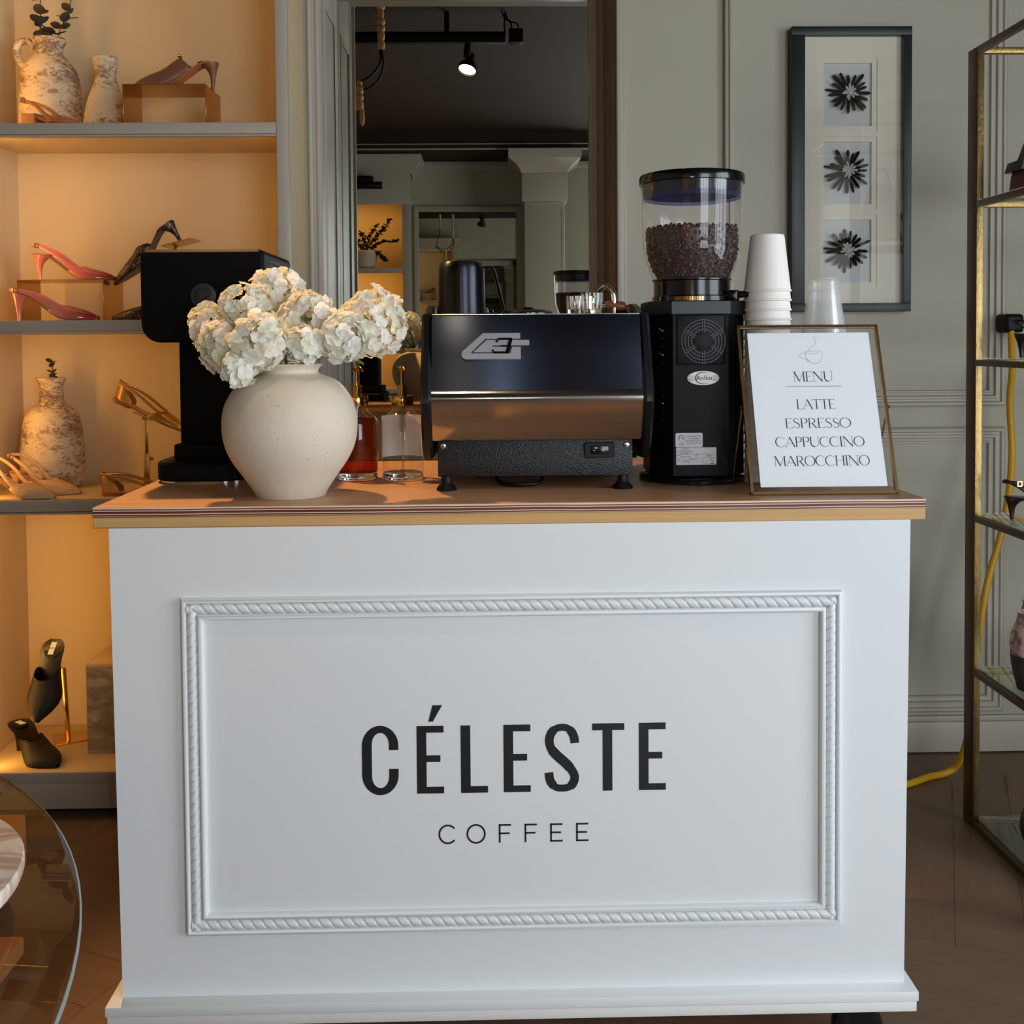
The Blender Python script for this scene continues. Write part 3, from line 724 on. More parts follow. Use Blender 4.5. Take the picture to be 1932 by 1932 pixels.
for cx, cy, a in ((-.552 + dx - .03, .58 - dy - .03, 0), (-.752 + dx + .03, .58 - dy - .03, 90), (-.752 + dx + .06, .297 - dy + .06, 180), (-.552 + dx - .06, .297 - dy + .06, 270)):
    rr_ = .03 if a < 180 else .06
    out += [(cx + rr_ * math.cos(R(a + 90 * q / 8)), cy + rr_ * math.sin(R(a + 90 * q / 8))) for q in range(9)]
def sc_(o_, f): return [(x * f, (y + .01) * f - .01) for x, y in o_]
m.rings([[(x, y, .005) for x, y in sc_(out, .985)], [(x, y, .008) for x, y in out], [(x, y, .040) for x, y in out], [(x, y, .044) for x, y in sc_(out, .97)]]); part('base_plate', m, PRESS, p, 35)
m = MB(); m.rings([[(x, y, .0) for x, y in sc_(out, .95)], [(x, y, .005) for x, y in sc_(out, .95)]]); part('base_foot', m, CHROME, p, 35)
m = MB(); m.cyl(.027, -.297, -.2935, 8, (-.64 + dx, 0, 0), M=None)
m = MB(); m.cyl(.0265, 0, .004, 40, M=Matrix.Translation((.0055, -.1505, 1.4615 - CT)) @ Matrix.Rotation(R(90), 4, 'X'), bev=.001)
bd = part('power_button', m, simple('dark_grey_plastic', (44, 48, 58), .4), p, 30)
def heart_p(k_):
    pts = []
    pts += [(-.6, -.85), (-.85, -.6), (-.85, .45), (-.6, .75), (-.1, .80), (.0, .79), (.25, .8)] if False else []
    return [(x * k_, y * k_) for x, y in ([(-.80, -.55), (-.80, .35), (-.62, .68), (-.3, .76), (.1, .74), (.45, .76), (.75, .55), (.80, .22), (.62, -.05), (.30, -.22), (.12, -.52), (-.1, -.80), (-.45, -.86), (-.72, -.76), (-.80, -.55)])]
m = MB()
for k_, wd_ in ((.0185, .0016), (.0125, .0011)):
    pts = [(q.x, q.y) for q in crom([(a, b_, 0) for a, b_ in heart_p(k_)], 4)]
    m.strip(pts, wd_, -.0006, .0, M=Matrix.Translation((.0055, -.1545, 1.4615 - CT)))
part('emblem', m, BLACK_MATTE, bd, 0)
for i in range(5):       # cooling slots on the head's right side
    m = MB(); m.box(-.5095 + dx, -.5080 + dx, .36 - dy, .46 - dy, 1.535 - CT - i * .010, 1.539 - CT - i * .010, .0006, 1); part('vent_slot', m, simple('dark_grey_slot', (34, 36, 38), .5) if i == 0 else bpy.data.materials['dark_grey_slot'], p)

# ---- espresso machine
e_ = thing('espresso_machine', 'black and steel espresso machine seen from behind, centre of the counter', 'espresso machine', (.05, .36, CT))
MX, MY = .05, .36
HAMMER = NT('hammertone'); v = HAMMER.coord(); vr = HAMMER.n('ShaderNodeTexVoronoi'); vr.inputs['Scale'].default_value = 420; HAMMER.l(v, vr.inputs['Vector'])
HAMMER.bsdf(lin((15, 16, 20)), .38, 0.0, .45, HAMMER.bump(vr.outputs['Distance'], .5, .0015)); HAMMER = HAMMER.m
def mloc(m): return loc(m, MX, MY, CT)
m = MB(); m.box(-.1437, .2428, .17, .54, 1.0945, 1.168, .002); part('base_box', mloc(m), HAMMER, e_)
# steel back panel: one bent sheet
prof = [(.205, 1.4155), (.1725, 1.4150), (.170, 1.4125), (.127, 1.268), (.1205, 1.258), (.1195, 1.250), (.122, 1.243), (.154, 1.172), (.158, 1.168)]
pr2 = [prof[0], prof[1], prof[2], (.1485, 1.340), prof[3], (.1225, 1.2625), prof[4], (.1195, 1.254), prof[5], (.1203, 1.2465), prof[6], (.138, 1.2075), prof[7], prof[8]]
pr3 = pr2[4:]; pr2 = pr2[:5]
m = MB(); m.rings([[(-.1528, y, z) for y, z in pr2], [(.2575, y, z) for y, z in pr2]], False)
part('back_panel', mloc(m), aniso('black_brushed_metal', (88, 97, 118), .23, 1.0, (0, .285, .958)), e_, 60, label='black brushed upper back panel')
m = MB(); m.rings([[(-.1528, y, z) for y, z in pr3], [(.2575, y, z) for y, z in pr3]], False)
part('lower_panel', mloc(m), brushed('polished_panel_steel', (190, 186, 182), .13, (.6, 60, 60), amp=.06, strength=.02), e_, 60, label='polished steel lower back panel')
m = MB(); m.box(-.15, .255, .18, .56, 1.168, 1.4145, .002); part('body', mloc(m), BLACK_SATIN, e_)
m = MB(); m.box(-.153, .258, .172, .565, 1.4150, 1.4165, .0005, 1); part('cup_tray', mloc(m), STEEL, e_)
side = [(.185, 1.418), (.112, 1.262), (.110, 1.245), (.155, 1.150), (.185, 1.128), (.30, 1.122), (.56, 1.122), (.58, 1.14), (.585, 1.43), (.57, 1.440), (.33, 1.440), (.28, 1.432), (.24, 1.418)]
for x0, x1, lb in ((-.1735, -.153, 'left'), (.2578, .2783, 'right')):
    m = MB(); c = .005; cy_ = sum(q[0] for q in side) / len(side); cz_ = sum(q[1] for q in side) / len(side)
    ins_ = [(y + (cy_ - y) * .03, z + (cz_ - z) * .03) for y, z in side]
    m.rings([[(x0, y, z) for y, z in ins_], [(x0 + c, y, z) for y, z in side], [(x1 - c, y, z) for y, z in side], [(x1, y, z) for y, z in ins_]])
    part('side_panel', mloc(m), BLACK_SATIN, e_, 30)
for fx, fy in ((-.1270, .175), (.2235, .178), (-.127, .50), (.2235, .50)):
    m = MB(); m.lathe([(0, 0), (.020, 0), (.0205, .003), (.017, .008), (.0125, .012), (.010, .016), (.010, .028), (0, .028)], 24, (fx - MX, fy - MY, 0)); part('foot', m, BLACK_MATTE, e_)
for fx, fz in ((-.1330, 1.1565), (.2305, 1.1555)):
    m = MB(); m.cyl(.0055, 0, .003, 16, M=Matrix.Translation((fx - MX, .17 - MY, fz - CT)) @ Matrix.Rotation(R(90), 4, 'X'), bev=.001); part('screw', m, CHROME, e_)
m = MB(); roundbox(m, .147 - MX, .207 - MX, 1.1305 - CT, 1.161 - CT, (.005,) * 4, .166 - MY, .1705 - MY, .0012); sw = part('switch_plate', m, BLACK_MATTE, e_)
m = MB(); m.box(.160 - MX, .1945 - MX, .1635 - MY, .167 - MY, 1.138 - CT, 1.154 - CT, .001); rk = part('rocker', m, BLACK_GLOSS, sw)
INKW = simple('white_print', (205, 205, 205), .5)
m = MB(); m.box(.164 - MX, .168 - MX, .1632 - MY, .1636 - MY, 1.1445 - CT, 1.1455 - CT); m.strip(arc(.1838 - MX, 1.1455 - CT, .0017, .0017, 0, 360, 12), .0006, .1632 - MY, .1636 - MY); part('switch_marks', m, INKW, sw, 0)
# winged logo on the sloping panel: local frame with x right, z up the slope
LG = simple('logo_grey', (172, 168, 170), .4, metal=0.35)
tilt = math.atan2(.170 - .127, 1.4125 - 1.268)
def yz_at(z): return .127 + (z - 1.268) / (1.4125 - 1.268) * (.170 - .127)
LM = Matrix.Translation((-.0945 - MX, yz_at(1.327) - MY, 1.327 - CT)) @ Matrix.Rotation(-tilt, 4, 'X')
ku = (.0409 + .0952) / (1635 - 232) * .985; kv = ku * 1.0
def LP(px, py): return ((px - 232) * ku, (838 - py) * kv)
m = MB()
C_out = [(1438, 285), (675, 285)] + [(262, 660), (240, 700), (236, 750), (255, 800), (300, 835)] + [(1445, 838), (1445, 580), (1270, 580), (1235, 715), (440, 715), (430, 685), (715, 405), (1438, 405)]
m.prism([LP(*q) for q in C_out][::-1], -.0035, -.0008, M=LM)
m.prism([LP(*q) for q in [(745, 432), (1620, 432), (1620, 545), (870, 545), (870, 575), (1230, 575), (1200, 685), (475, 685)]][::-1], -.003, -.0008, M=LM)
part('logo', m, LG, e_, 0)
m = MB()
three = [(950, 475), (1000, 410), (1240, 408), (1262, 425), (1228, 560), (1060, 562), (1228, 562), (1190, 700), (890, 703), (885, 650)]
m.strip([LP(*q) for q in [(945, 478), (1005, 408), (1262, 408)]], 38 * ku, -.0050, -.001, M=LM)
m.strip([LP(*q) for q in [(1250, 400), (1208, 562), (1165, 712)]], 66 * ku, -.0050, -.001, M=LM)
m.strip([LP(*q) for q in [(1040, 562), (1225, 562)]], 34 * ku, -.0050, -.001, M=LM)
m.strip([LP(*q) for q in [(882, 640), (885, 700), (1185, 703)]], 44 * ku, -.0050, -.001, M=LM)
part('logo_numeral', m, BLACK_GLOSS, e_, 0)
# cable and steam wand tip
m = MB(); m.tube(crom([(-.03 - MX, .26 - MY, .022), (-.02 - MX, .22 - MY, .008), (.02 - MX, .20 - MY, .006), (.06 - MX, .215 - MY, .008), (.07 - MX, .28 - MY, .02)], 6), .004, 8); part('power_cable', m, BLACK_MATTE, e_)
m = MB(); m.tube([(.2695 - MX, .33 - MY, .10), (.268 - MX, .325 - MY, .06), (.266 - MX, .32 - MY, .045)], [.005, .005, .006], 10); part('steam_wand', m, CHROME, e_)

# ---- things standing on the machine's cup tray
TZ = 1.4165
j = thing('milk_jug', 'black steel milk jug turned upside down on the espresso machine', 'jug', (-.0985, .30, TZ))
m = MB(); m.lathe([(.048, 0), (.0508, .001), (.0512, .004), (.0500, .03), (.0490, .08), (.0485, .098), (.0465, .106), (.0425, .111), (.030, .1135), (0, .114)], 44); part('vessel', m, aniso('black_coated_steel', (58, 60, 66), .34, .8, (0, 0, 1)), j, 40)
m = MB(); m.tube(crom([(.047, 0, .100), (.060, 0, .101), (.068, 0, .096), (.075, 0, .07), (.085, 0, .028), (.088, 0, .016), (.083, 0, .008), (.075, 0, .004), (.05, 0, .003)], 5), .0034, 8, sq=(1.0, 2.2), up=(0, 0, 1)); part('handle', m, bpy.data.materials['black_coated_steel'], j)
m = MB(); m.lathe([(.0535, 0), (.0535, .004), (.048, .008), (.03, .011), (.012, .0125), (.011, .016), (0, .0165)], 36)
tag(loc_o := part('knock_lid', m, BLACK_GLOSS, None), 'low black domed lid lying between jug and glasses on the machine', 'lid'); loc_o.location = (.0405, .28, TZ)
def shot_glass(label, x, y, r, h):
    g = thing('shot_glass', label, 'glass', (x, y, TZ), (0, 0, 0), 'shot glasses on the machine')
    m = MB(); m.lathe([(0, 0), (r * .86, 0), (r * .9, .002), (r, h), (r - .002, h), (r * .9 - .0024, .011), (0, .009)], 28); part('tumbler', m, solid_glass('shot_glass_glass', (.98, .99, .98)), g, 40)
    m = MB(); m.tube(crom([(0, -r * .95, h * .8), (0, -r * 1.5, h * .78), (0, -r * 1.6, h * .45), (0, -r * 1.0, h * .2)], 4), .002, 8); part('handle', m, bpy.data.materials['shot_glass_glass'], g)
shot_glass('left clear shot glass on the espresso machine, nearer the lid', .1355, .265, .0165, .038)
shot_glass('right, larger clear shot glass on the espresso machine, by the wooden handle', .171, .245, .0225, .043)
pf = thing('portafilter', 'chrome portafilter with a wooden handle, resting on the machine behind the glasses', 'portafilter', (.2, .33, TZ))
m = MB(); m.lathe([(0, 0), (.02, 0), (.031, .008), (.034, .014), (.034, .034), (.036, .035), (.036, .040), (.031, .040), (.031, .014), (0, .008)], 32, (-.03, .03, .0)); part('basket', m, CHROME, pf)
m = MB(); m.tube(crom([(-.005, .01, .05), (.005, 0, .06), (.015, -.005, .058), (.024, -.008, .045), (.026, -.008, .02), (.026, -.008, .0)], 4), .0055, 10); m.tube([(0, .01, .022), (.014, 0, .022)], .007, 12); part('spout', m, CHROME, pf)
m = MB(); m.lathe([(0, -.004), (.007, -.003), (.0085, 0), (.0095, .015), (.0105, .032), (.0095, .037), (.005, .0395), (0, .04)], 20, M=Matrix.Translation((.011, -.005, .022)) @ Matrix.Rotation(R(97), 4, 'Y')); part('handle', m, wood('walnut_handle', (150, 92, 58), (112, 62, 38), (8, 8, 1), 5, .35, .05), pf)
m = MB(); m.lathe([(0, 0), (.013, 0), (.013, .004), (.008, .012), (.005, .017), (0, .018)], 20)
o = part('steam_knob', m, BLACK_GLOSS, e_); o.location = (.243 - MX, .33 - MY, TZ - CT)
# ---- coffee grinder
GX, GY = .388, .305
g = thing('coffee_grinder', 'tall black coffee grinder with a clear bean hopper, right of the espresso machine', 'coffee grinder', (GX, GY, CT))
def octo(hx, hy, c, z): return [(-hx + c, -hy, z), (hx - c, -hy, z), (hx, -hy + c, z), (hx, hy - c, z), (hx - c, hy, z), (-hx + c, hy, z), (-hx, hy - c, z), (-hx, -hy + c, z)]
GB = simple('grinder_black', (5, 5, 6), .4, spec=.1, var=.1)
m = MB(); m.rings([octo(.097, .09, .0405, .018), octo(.097, .09, .0405, .357)]); part('housing', m, GB, g, 20)
m = MB(); m.rings([octo(.100, .094, .041, .345), octo(.101, .095, .0415, .347), octo(.101, .095, .0415, .372), octo(.098, .092, .041, .374)]); part('top_cover', m, BLACK_SATIN, g, 20)
m = MB(); m.lathe([(0, 0), (.105, 0), (.1115, .003), (.112, .009), (.108, .013), (.09, .018), (0, .018)], 56); part('base_disc', m, BLACK_GLOSS, g, 40)
FY = GY - .09          # front face y
m = MB(); m.box(-.049, .049, -.0925, -.09, .244, .345, .003); fanp = part('fan_plate', m, BLACK_MATTE, g)
fc = (.0045, 1.359 - CT); GRL = simple('grille_wire', (26, 26, 28), .3, spec=.4)
for rr in (.044, .0375, .031, .0245):
    m = MB(); m.tube([(fc[0] + rr * math.cos(2 * PI * i / 40), -.0935, fc[1] + rr * math.sin(2 * PI * i / 40)) for i in range(41)], .0013, 6); part('grille_ring', m, GRL, fanp)
for a in range(6):
    th = R(30 + 60 * a) if False else R(90 + 60 * a)
    m = MB()
    for s in (-.0022, .0022):
        px, pz = -math.sin(th) * s, math.cos(th) * s
        m.tube([(fc[0] + .018 * math.cos(th) + px, -.0945, fc[1] + .018 * math.sin(th) + pz), (fc[0] + .046 * math.cos(th) + px, -.0945, fc[1] + .046 * math.sin(th) + pz)], .0012, 6)
    part('grille_spoke', m, GRL, fanp)
m = MB(); m.cyl(.019, 0, .003, 28, M=Matrix.Translation((fc[0], -.0925, fc[1])) @ Matrix.Rotation(R(90), 4, 'X'), bev=.001); part('fan_hub', m, BLACK_MATTE, fanp, 25)
# round badge with the name
m = MB(); m.lathe([(0, 0), (1, 0), (1, .0018), (.96, .0026), (0, .0026)], 40, M=Matrix.Translation((.0045, -.0905, 1.2848 - CT)) @ Matrix.Rotation(R(90), 4, 'X') @ Matrix.Diagonal((.0325, .0148, 1, 1)))
bdg = part('badge', m, simple('badge_white', (232, 230, 224), .3), g)
tm = text_mesh('Anfim', .0135, .0001)
o = part('badge_lettering', tm, BLACK_INK, bdg, 0); o.location = (.0062, -.0933, 1.2848 - CT)
m = MB(); m.strip(arc(.0050, 1.2848 - CT, .0165, .0117, 60, 305, 26), [.0004 + .0018 * math.sin(PI * i / 26) for i in range(27)], -.0934, -.0931); m.strip([(-.027, 1.2825 - CT), (-.019, 1.2825 - CT)], .0007, -.0934, -.0931); m.strip([(.0250, 1.2825 - CT), (.030, 1.2825 - CT)], .0007, -.0934, -.0931)
part('badge_ring', m, BLACK_INK, bdg, 0)
# two rating stickers
LBL = simple('sticker_white', (206, 206, 208), .4, var=.01)
def stick(x0, x1, z0, z1, rr):
    m = MB(); m.prism(rrect(x0 - GX, x1 - GX, z0 - CT, z1 - CT, (rr,) * 4, 4), -.0908, -.0899); return part('sticker', m, LBL, g, 0)
s1 = stick(.3362, .3915, 1.1445, 1.1735, .003)
s2_ = stick(.3375, .4195, 1.1085, 1.1437, .0012)
def txt(parent, items):
    mats = []
    for s, size, x, z in items: mats.append((text_mesh(s, size, .00005), Matrix.Translation((x - GX, -.0911, z - CT))))
    o = part('print', join_meshes(mats), BLACK_INK, parent, 0)
txt(s1, [('CONFORMS TO', .0040, .3735, 1.1665), ('UL STD 763', .0040, .3735, 1.1617), ('CERTIFIED TO CSA', .0040, .3735, 1.1568), ('STD C22.2 N 195', .0040, .3735, 1.1520), ('Intertek', .0033, .3480, 1.1530), ('4007676', .0033, .3480, 1.1492), ('ETL', .0062, .3480, 1.1638)])
m = MB(); m.strip(arc(.3480 - GX, 1.1635 - CT, .0060, .0060, -60, 240, 24), .0009, -.0912, -.0909); part('mark_ring', m, BLACK_INK, s1, 0)
txt(s2_, [('ANFIM SRL', .0036, .3555, 1.1408), ('Via G. Verdi 15/17', .0030, .3555, 1.1375), ('20019 Settimo Mil. (MI)', .0030, .3560, 1.1347), ('made in Italy', .0030, .3540, 1.1318), ('Model', .0030, .3425, 1.1282), ('SCODY II-ODM', .0033, .3560, 1.1250), ('Matr.', .0028, .3820, 1.1285), ('000847', .0042, .4050, 1.1263), ('Volt', .0028, .3420, 1.1198), ('110 60 Hz', .0030, .3560, 1.1165), ('W 450 A 4', .0030, .3730, 1.1198), ('IP X1', .0030, .3990, 1.1105)])
m = MB()
for x0, x1, z in ((.3385, .4185, 1.1303), (.3385, .4185, 1.1222), (.3385, .3915, 1.1178), (.3385, .3915, 1.1135)): m.box(x0 - GX, x1 - GX, -.0912, -.0909, z - CT, z + .0004 - CT)
for x, z0, z1 in ((.378, 1.1222, 1.1303), (.3635, 1.109, 1.1222), (.392, 1.109, 1.1222)): m.box(x - GX, x + .0004 - GX, -.0912, -.0909, z0 - CT, z1 - CT)
m.box(.407 - GX, .4145 - GX, -.0912, -.0909, 1.1098 - CT, 1.1115 - CT); m.strip([(.4075 - GX, 1.1205 - CT), (.4135 - GX, 1.1205 - CT), (.4125 - GX, 1.1145 - CT), (.4085 - GX, 1.1145 - CT), (.4075 - GX, 1.1205 - CT)], .0005, -.0912, -.0909); m.strip([(.4065 - GX, 1.121 - CT), (.4140 - GX, 1.1137 - CT)], .0005, -.0912, -.0909)
part('print_lines', m, BLACK_INK, s2_, 0)
# row of louvre slots on the left chamfer
for i in range(12):
    if i in (5, 6): continue
    m = MB(); m.box(-.006, .006, -.0012, .0006, -.0022, .0022, .0006, 1, M=Matrix.Translation((-.0775, -.0700, .315 - i * .0165)) @ Matrix.Rotation(R(-45), 4, 'Z') @ Matrix.Rotation(R(25), 4, 'Y')); part('louvre', m, CHROME if i % 3 == 0 else BLACK_GLOSS, g)
# collar, adjusting lever, brass thread, hopper
m = MB(); m.lathe([(0, .372), (.083, .372), (.083, .384), (.080, .386), (.080, .416), (.083, .418), (.083, .4205), (0, .4205)], 48); part('collar', m, BLACK_GLOSS, g, 35)
m = MB()
for i in range(12): m.box(-.0018, .0018, -.0855, -.08, .372, .383, M=Matrix.Rotation(R(-34 + i * 3.4), 4, 'Z'))
part('brass_thread', m, BRASS, g)
m = MB(); m.cyl(.012, -.01, .012, 20, M=Matrix.Translation((.075, -.055, .384)), bev=.003); m.tube([(.075, -.055, .386), (.105, -.06, .388)], .007, 10); m.sphere(.011, (.108, -.06, .386)); part('adjust_knob', m, BLACK_GLOSS, g)
HOP = thin_glass('hopper_plastic', (.985, .98, .99), ior=1.4, extra=.0, haze=.018, hc=(.8, .8, .9))
hp = [(.0815, .4205), (.083, .425), (.0925, .450), (.1005, .476), (.1015, .49), (.1035, .55), (.1055, .618)]
m = MB(); m.lathe(hp, 64); hop = part('hopper', m, HOP, g, 50)
m = MB(); m.lathe([(.0995, .596), (.102, .598), (.1025, .618), (.1095, .619), (.110, .622), (.1098, .634), (.108, .638), (.09, .6405), (0, .642)], 64); part('hopper_lid', m, BLACK_GLOSS, g, 35)
m = MB(); m.lathe([(.099, .5885), (.1012, .589), (.1018, .617), (.0985, .617)], 64); part('lid_skirt', m, thin_glass('blue_tint_plastic', (.34, .34, .62), ior=1.3, haze=.22, hc=(.05, .06, .25)), g, 40)
# beans: heaped in the hopper, many hundreds -> stuff
BEAN = simple('roasted_bean', (62, 36, 30), .32, var=.35, vs=90)
def bean_template():
    b = bmesh.new(); bmesh.ops.create_uvsphere(b, u_segments=8, v_segments=6, radius=1)
    for v in b.verts:
        v.co.x *= .0052; v.co.y *= .0038; v.co.z *= .0027
        if v.co.z > 0 and abs(v.co.y) < .0012: v.co.z *= .55
    vs = [v.co.copy() for v in b.verts]; fs = [[v.index for v in f.verts] for f in b.faces]; b.free(); return vs, fs
bv, bf = bean_template(); V, F = [], []
rb = random.Random(3)
def hop_r(z): return lerp_prof([(q[1], q[0]) for q in hp], z) - .0085
for i in range(1500):
    z = .426 + (.5265 - .426) * (i / 1500) ** .95; a = rb.uniform(0, 6.283); rr = hop_r(z) - abs(rb.gauss(0, .003))
    if i % 4 == 0: z = .5215 + rb.uniform(0, .008); rr = math.sqrt(rb.random()) * hop_r(.522)
    q = Euler((rb.uniform(0, 6), rb.uniform(0, 6), rb.uniform(0, 6))).to_matrix(); n0 = len(V)
    for c in bv: V.append(tuple(q @ c + Vector((rr * math.cos(a), rr * math.sin(a), z))))
    F += [[n0 + k for k in f] for f in bf]
me = bpy.data.meshes.new('coffee_beans'); me.from_pydata(V, [], F); me.polygons.foreach_set('use_smooth', [True] * len(F))
o = part('coffee_beans', me, BEAN, g); o['kind'] = 'stuff'
m = MB(); m.lathe([(0, .424)] + [(hop_r(.424 + i * .0098) - .004, .424 + i * .0098) for i in range(11)] + [(0, .523)], 40); o = part('bean_fill', m, BEAN, g)
# power lead behind
m = MB(); m.tube(crom([(.07, .06, .02), (.108, .045, .03), (.118, .0, .032), (.120, -.03, .014), (.117, -.052, .0042)], 5), .0035, 8); part('power_lead', m, BLACK_MATTE, g)

# ---- stack of white paper cups, upside down
ORD = 'second third fourth fifth sixth seventh eighth ninth tenth eleventh twelfth thirteenth fourteenth fifteenth sixteenth seventeenth eighteenth nineteenth twentieth lowest'.split()
def cup_mesh(r0, r1, h, lip):
    m = MB(); m.lathe([(r1 + lip * .2, .000), (r1 + lip, .0012), (r1 + lip * .9, .0034), (r1, .0048), (r0 + (r1 - r0) * .12, h - .010), (r0 + .0006, h - .0035), (r0, h - .0012), (r0 - .0016, h), (r0 - .0028, h - .001), (r0 - .0034, h - .006), (0, h - .0065)], 48)
    return m.mesh('cup_wall', 35)
me = cup_mesh(.0336, .0470, .117, .0022); me.materials.append(CUP_PAPER)
NC = 21; ZTOP = 1.5765 - CT; pitch = (ZTOP - .117) / (NC - 1)
for i in range(NC):
    o = bpy.data.objects.new('paper_cup', me); COL.objects.link(o); o.location = (.5335 + random.uniform(-.0006, .0006), .252, CT + i * pitch); o.rotation_euler = (0, 0, random.uniform(0, 6))
    tag(o, 'topmost white paper cup of the upside-down stack, its bottom showing' if i == NC - 1 else 'white paper cup, %s from the top of the upside-down stack' % ORD[NC - 2 - i], 'cup', 'white paper cups stacked behind the menu')
CLEAR = thin_glass('clear_cup_plastic', (.985, .985, .985), ior=1.45, extra=.03, haze=.24)
m = MB(); m.lathe([(.0450, 0), (.0470, .001), (.0470, .003), (.0448, .0045), (.0290, .106), (.0285, .112), (.0270, .1145), (.0262, .116), (.024, .1158), (.023, .113), (0, .112)], 40); me = m.mesh('cup_wall', 40); me.materials.append(CLEAR)
NC = 14; ZTOP = 1.4875 - CT; pitch = (ZTOP - .116) / (NC - 1)
for i in range(NC):
    o = bpy.data.objects.new('plastic_cup', me); COL.objects.link(o); o.location = (.6535, .262, CT + i * pitch)
    tag(o, 'topmost clear plastic cup of the upside-down stack behind the menu frame' if i == NC - 1 else 'clear plastic cup, %s from the top of the upside-down stack' % ORD[NC - 2 - i], 'cup', 'clear plastic cups stacked behind the menu')

# ---- glass menu frame, leaning back on a wire easel
th = math.atan2(.115, .321)
FX, FYY = .5927, .066
fr = thing('menu_stand', 'brass-edged glass frame leaning back, holding the menu card', 'picture frame', (FX, FYY, CT), (-th, 0, 0))
hwid, hh, b = .1408, .341, .0055
for a_, b_, nm in (((-hwid, 0, b / 2), (hwid, 0, b / 2), 'frame_bar'), ((-hwid, 0, hh - b / 2), (hwid, 0, hh - b / 2), 'frame_bar'), ((-hwid + b / 2, 0, 0), (-hwid + b / 2, 0, hh), 'frame_bar'), ((hwid - b / 2, 0, 0), (hwid - b / 2, 0, hh), 'frame_bar')):
    m = MB(); m.bar(a_, b_, b, .009, up=(0, 1, 0)); part(nm, m, BRASS, fr)
for yy in (-.002,):
    m = MB(); m.box(-hwid + .004, hwid - .004, yy - .0006, yy + .0006, .004, hh - .004); part('glass_pane', m, GLASS, fr)
iv = Matrix.Rotation(th, 4, 'X')        # world -> frame axes
def wl(x, y, z): return iv @ Vector((x - FX, y - FYY, z - CT))
hl, hr_ = Vector((-hwid - .002, .004, .1725)), Vector((hwid + .002, .004, .1725))
m = MB(); m.tube([hl, wl(.4495, .205, CT + .0025), wl(.736, .205, CT + .0025), hr_], .0022, 8); part('easel_wire', m, BRASS, fr)
for h_ in (hl, hr_):
    m = MB(); m.sphere(.0045, h_); part('hinge_knob', m, BLACK_SATIN, fr)
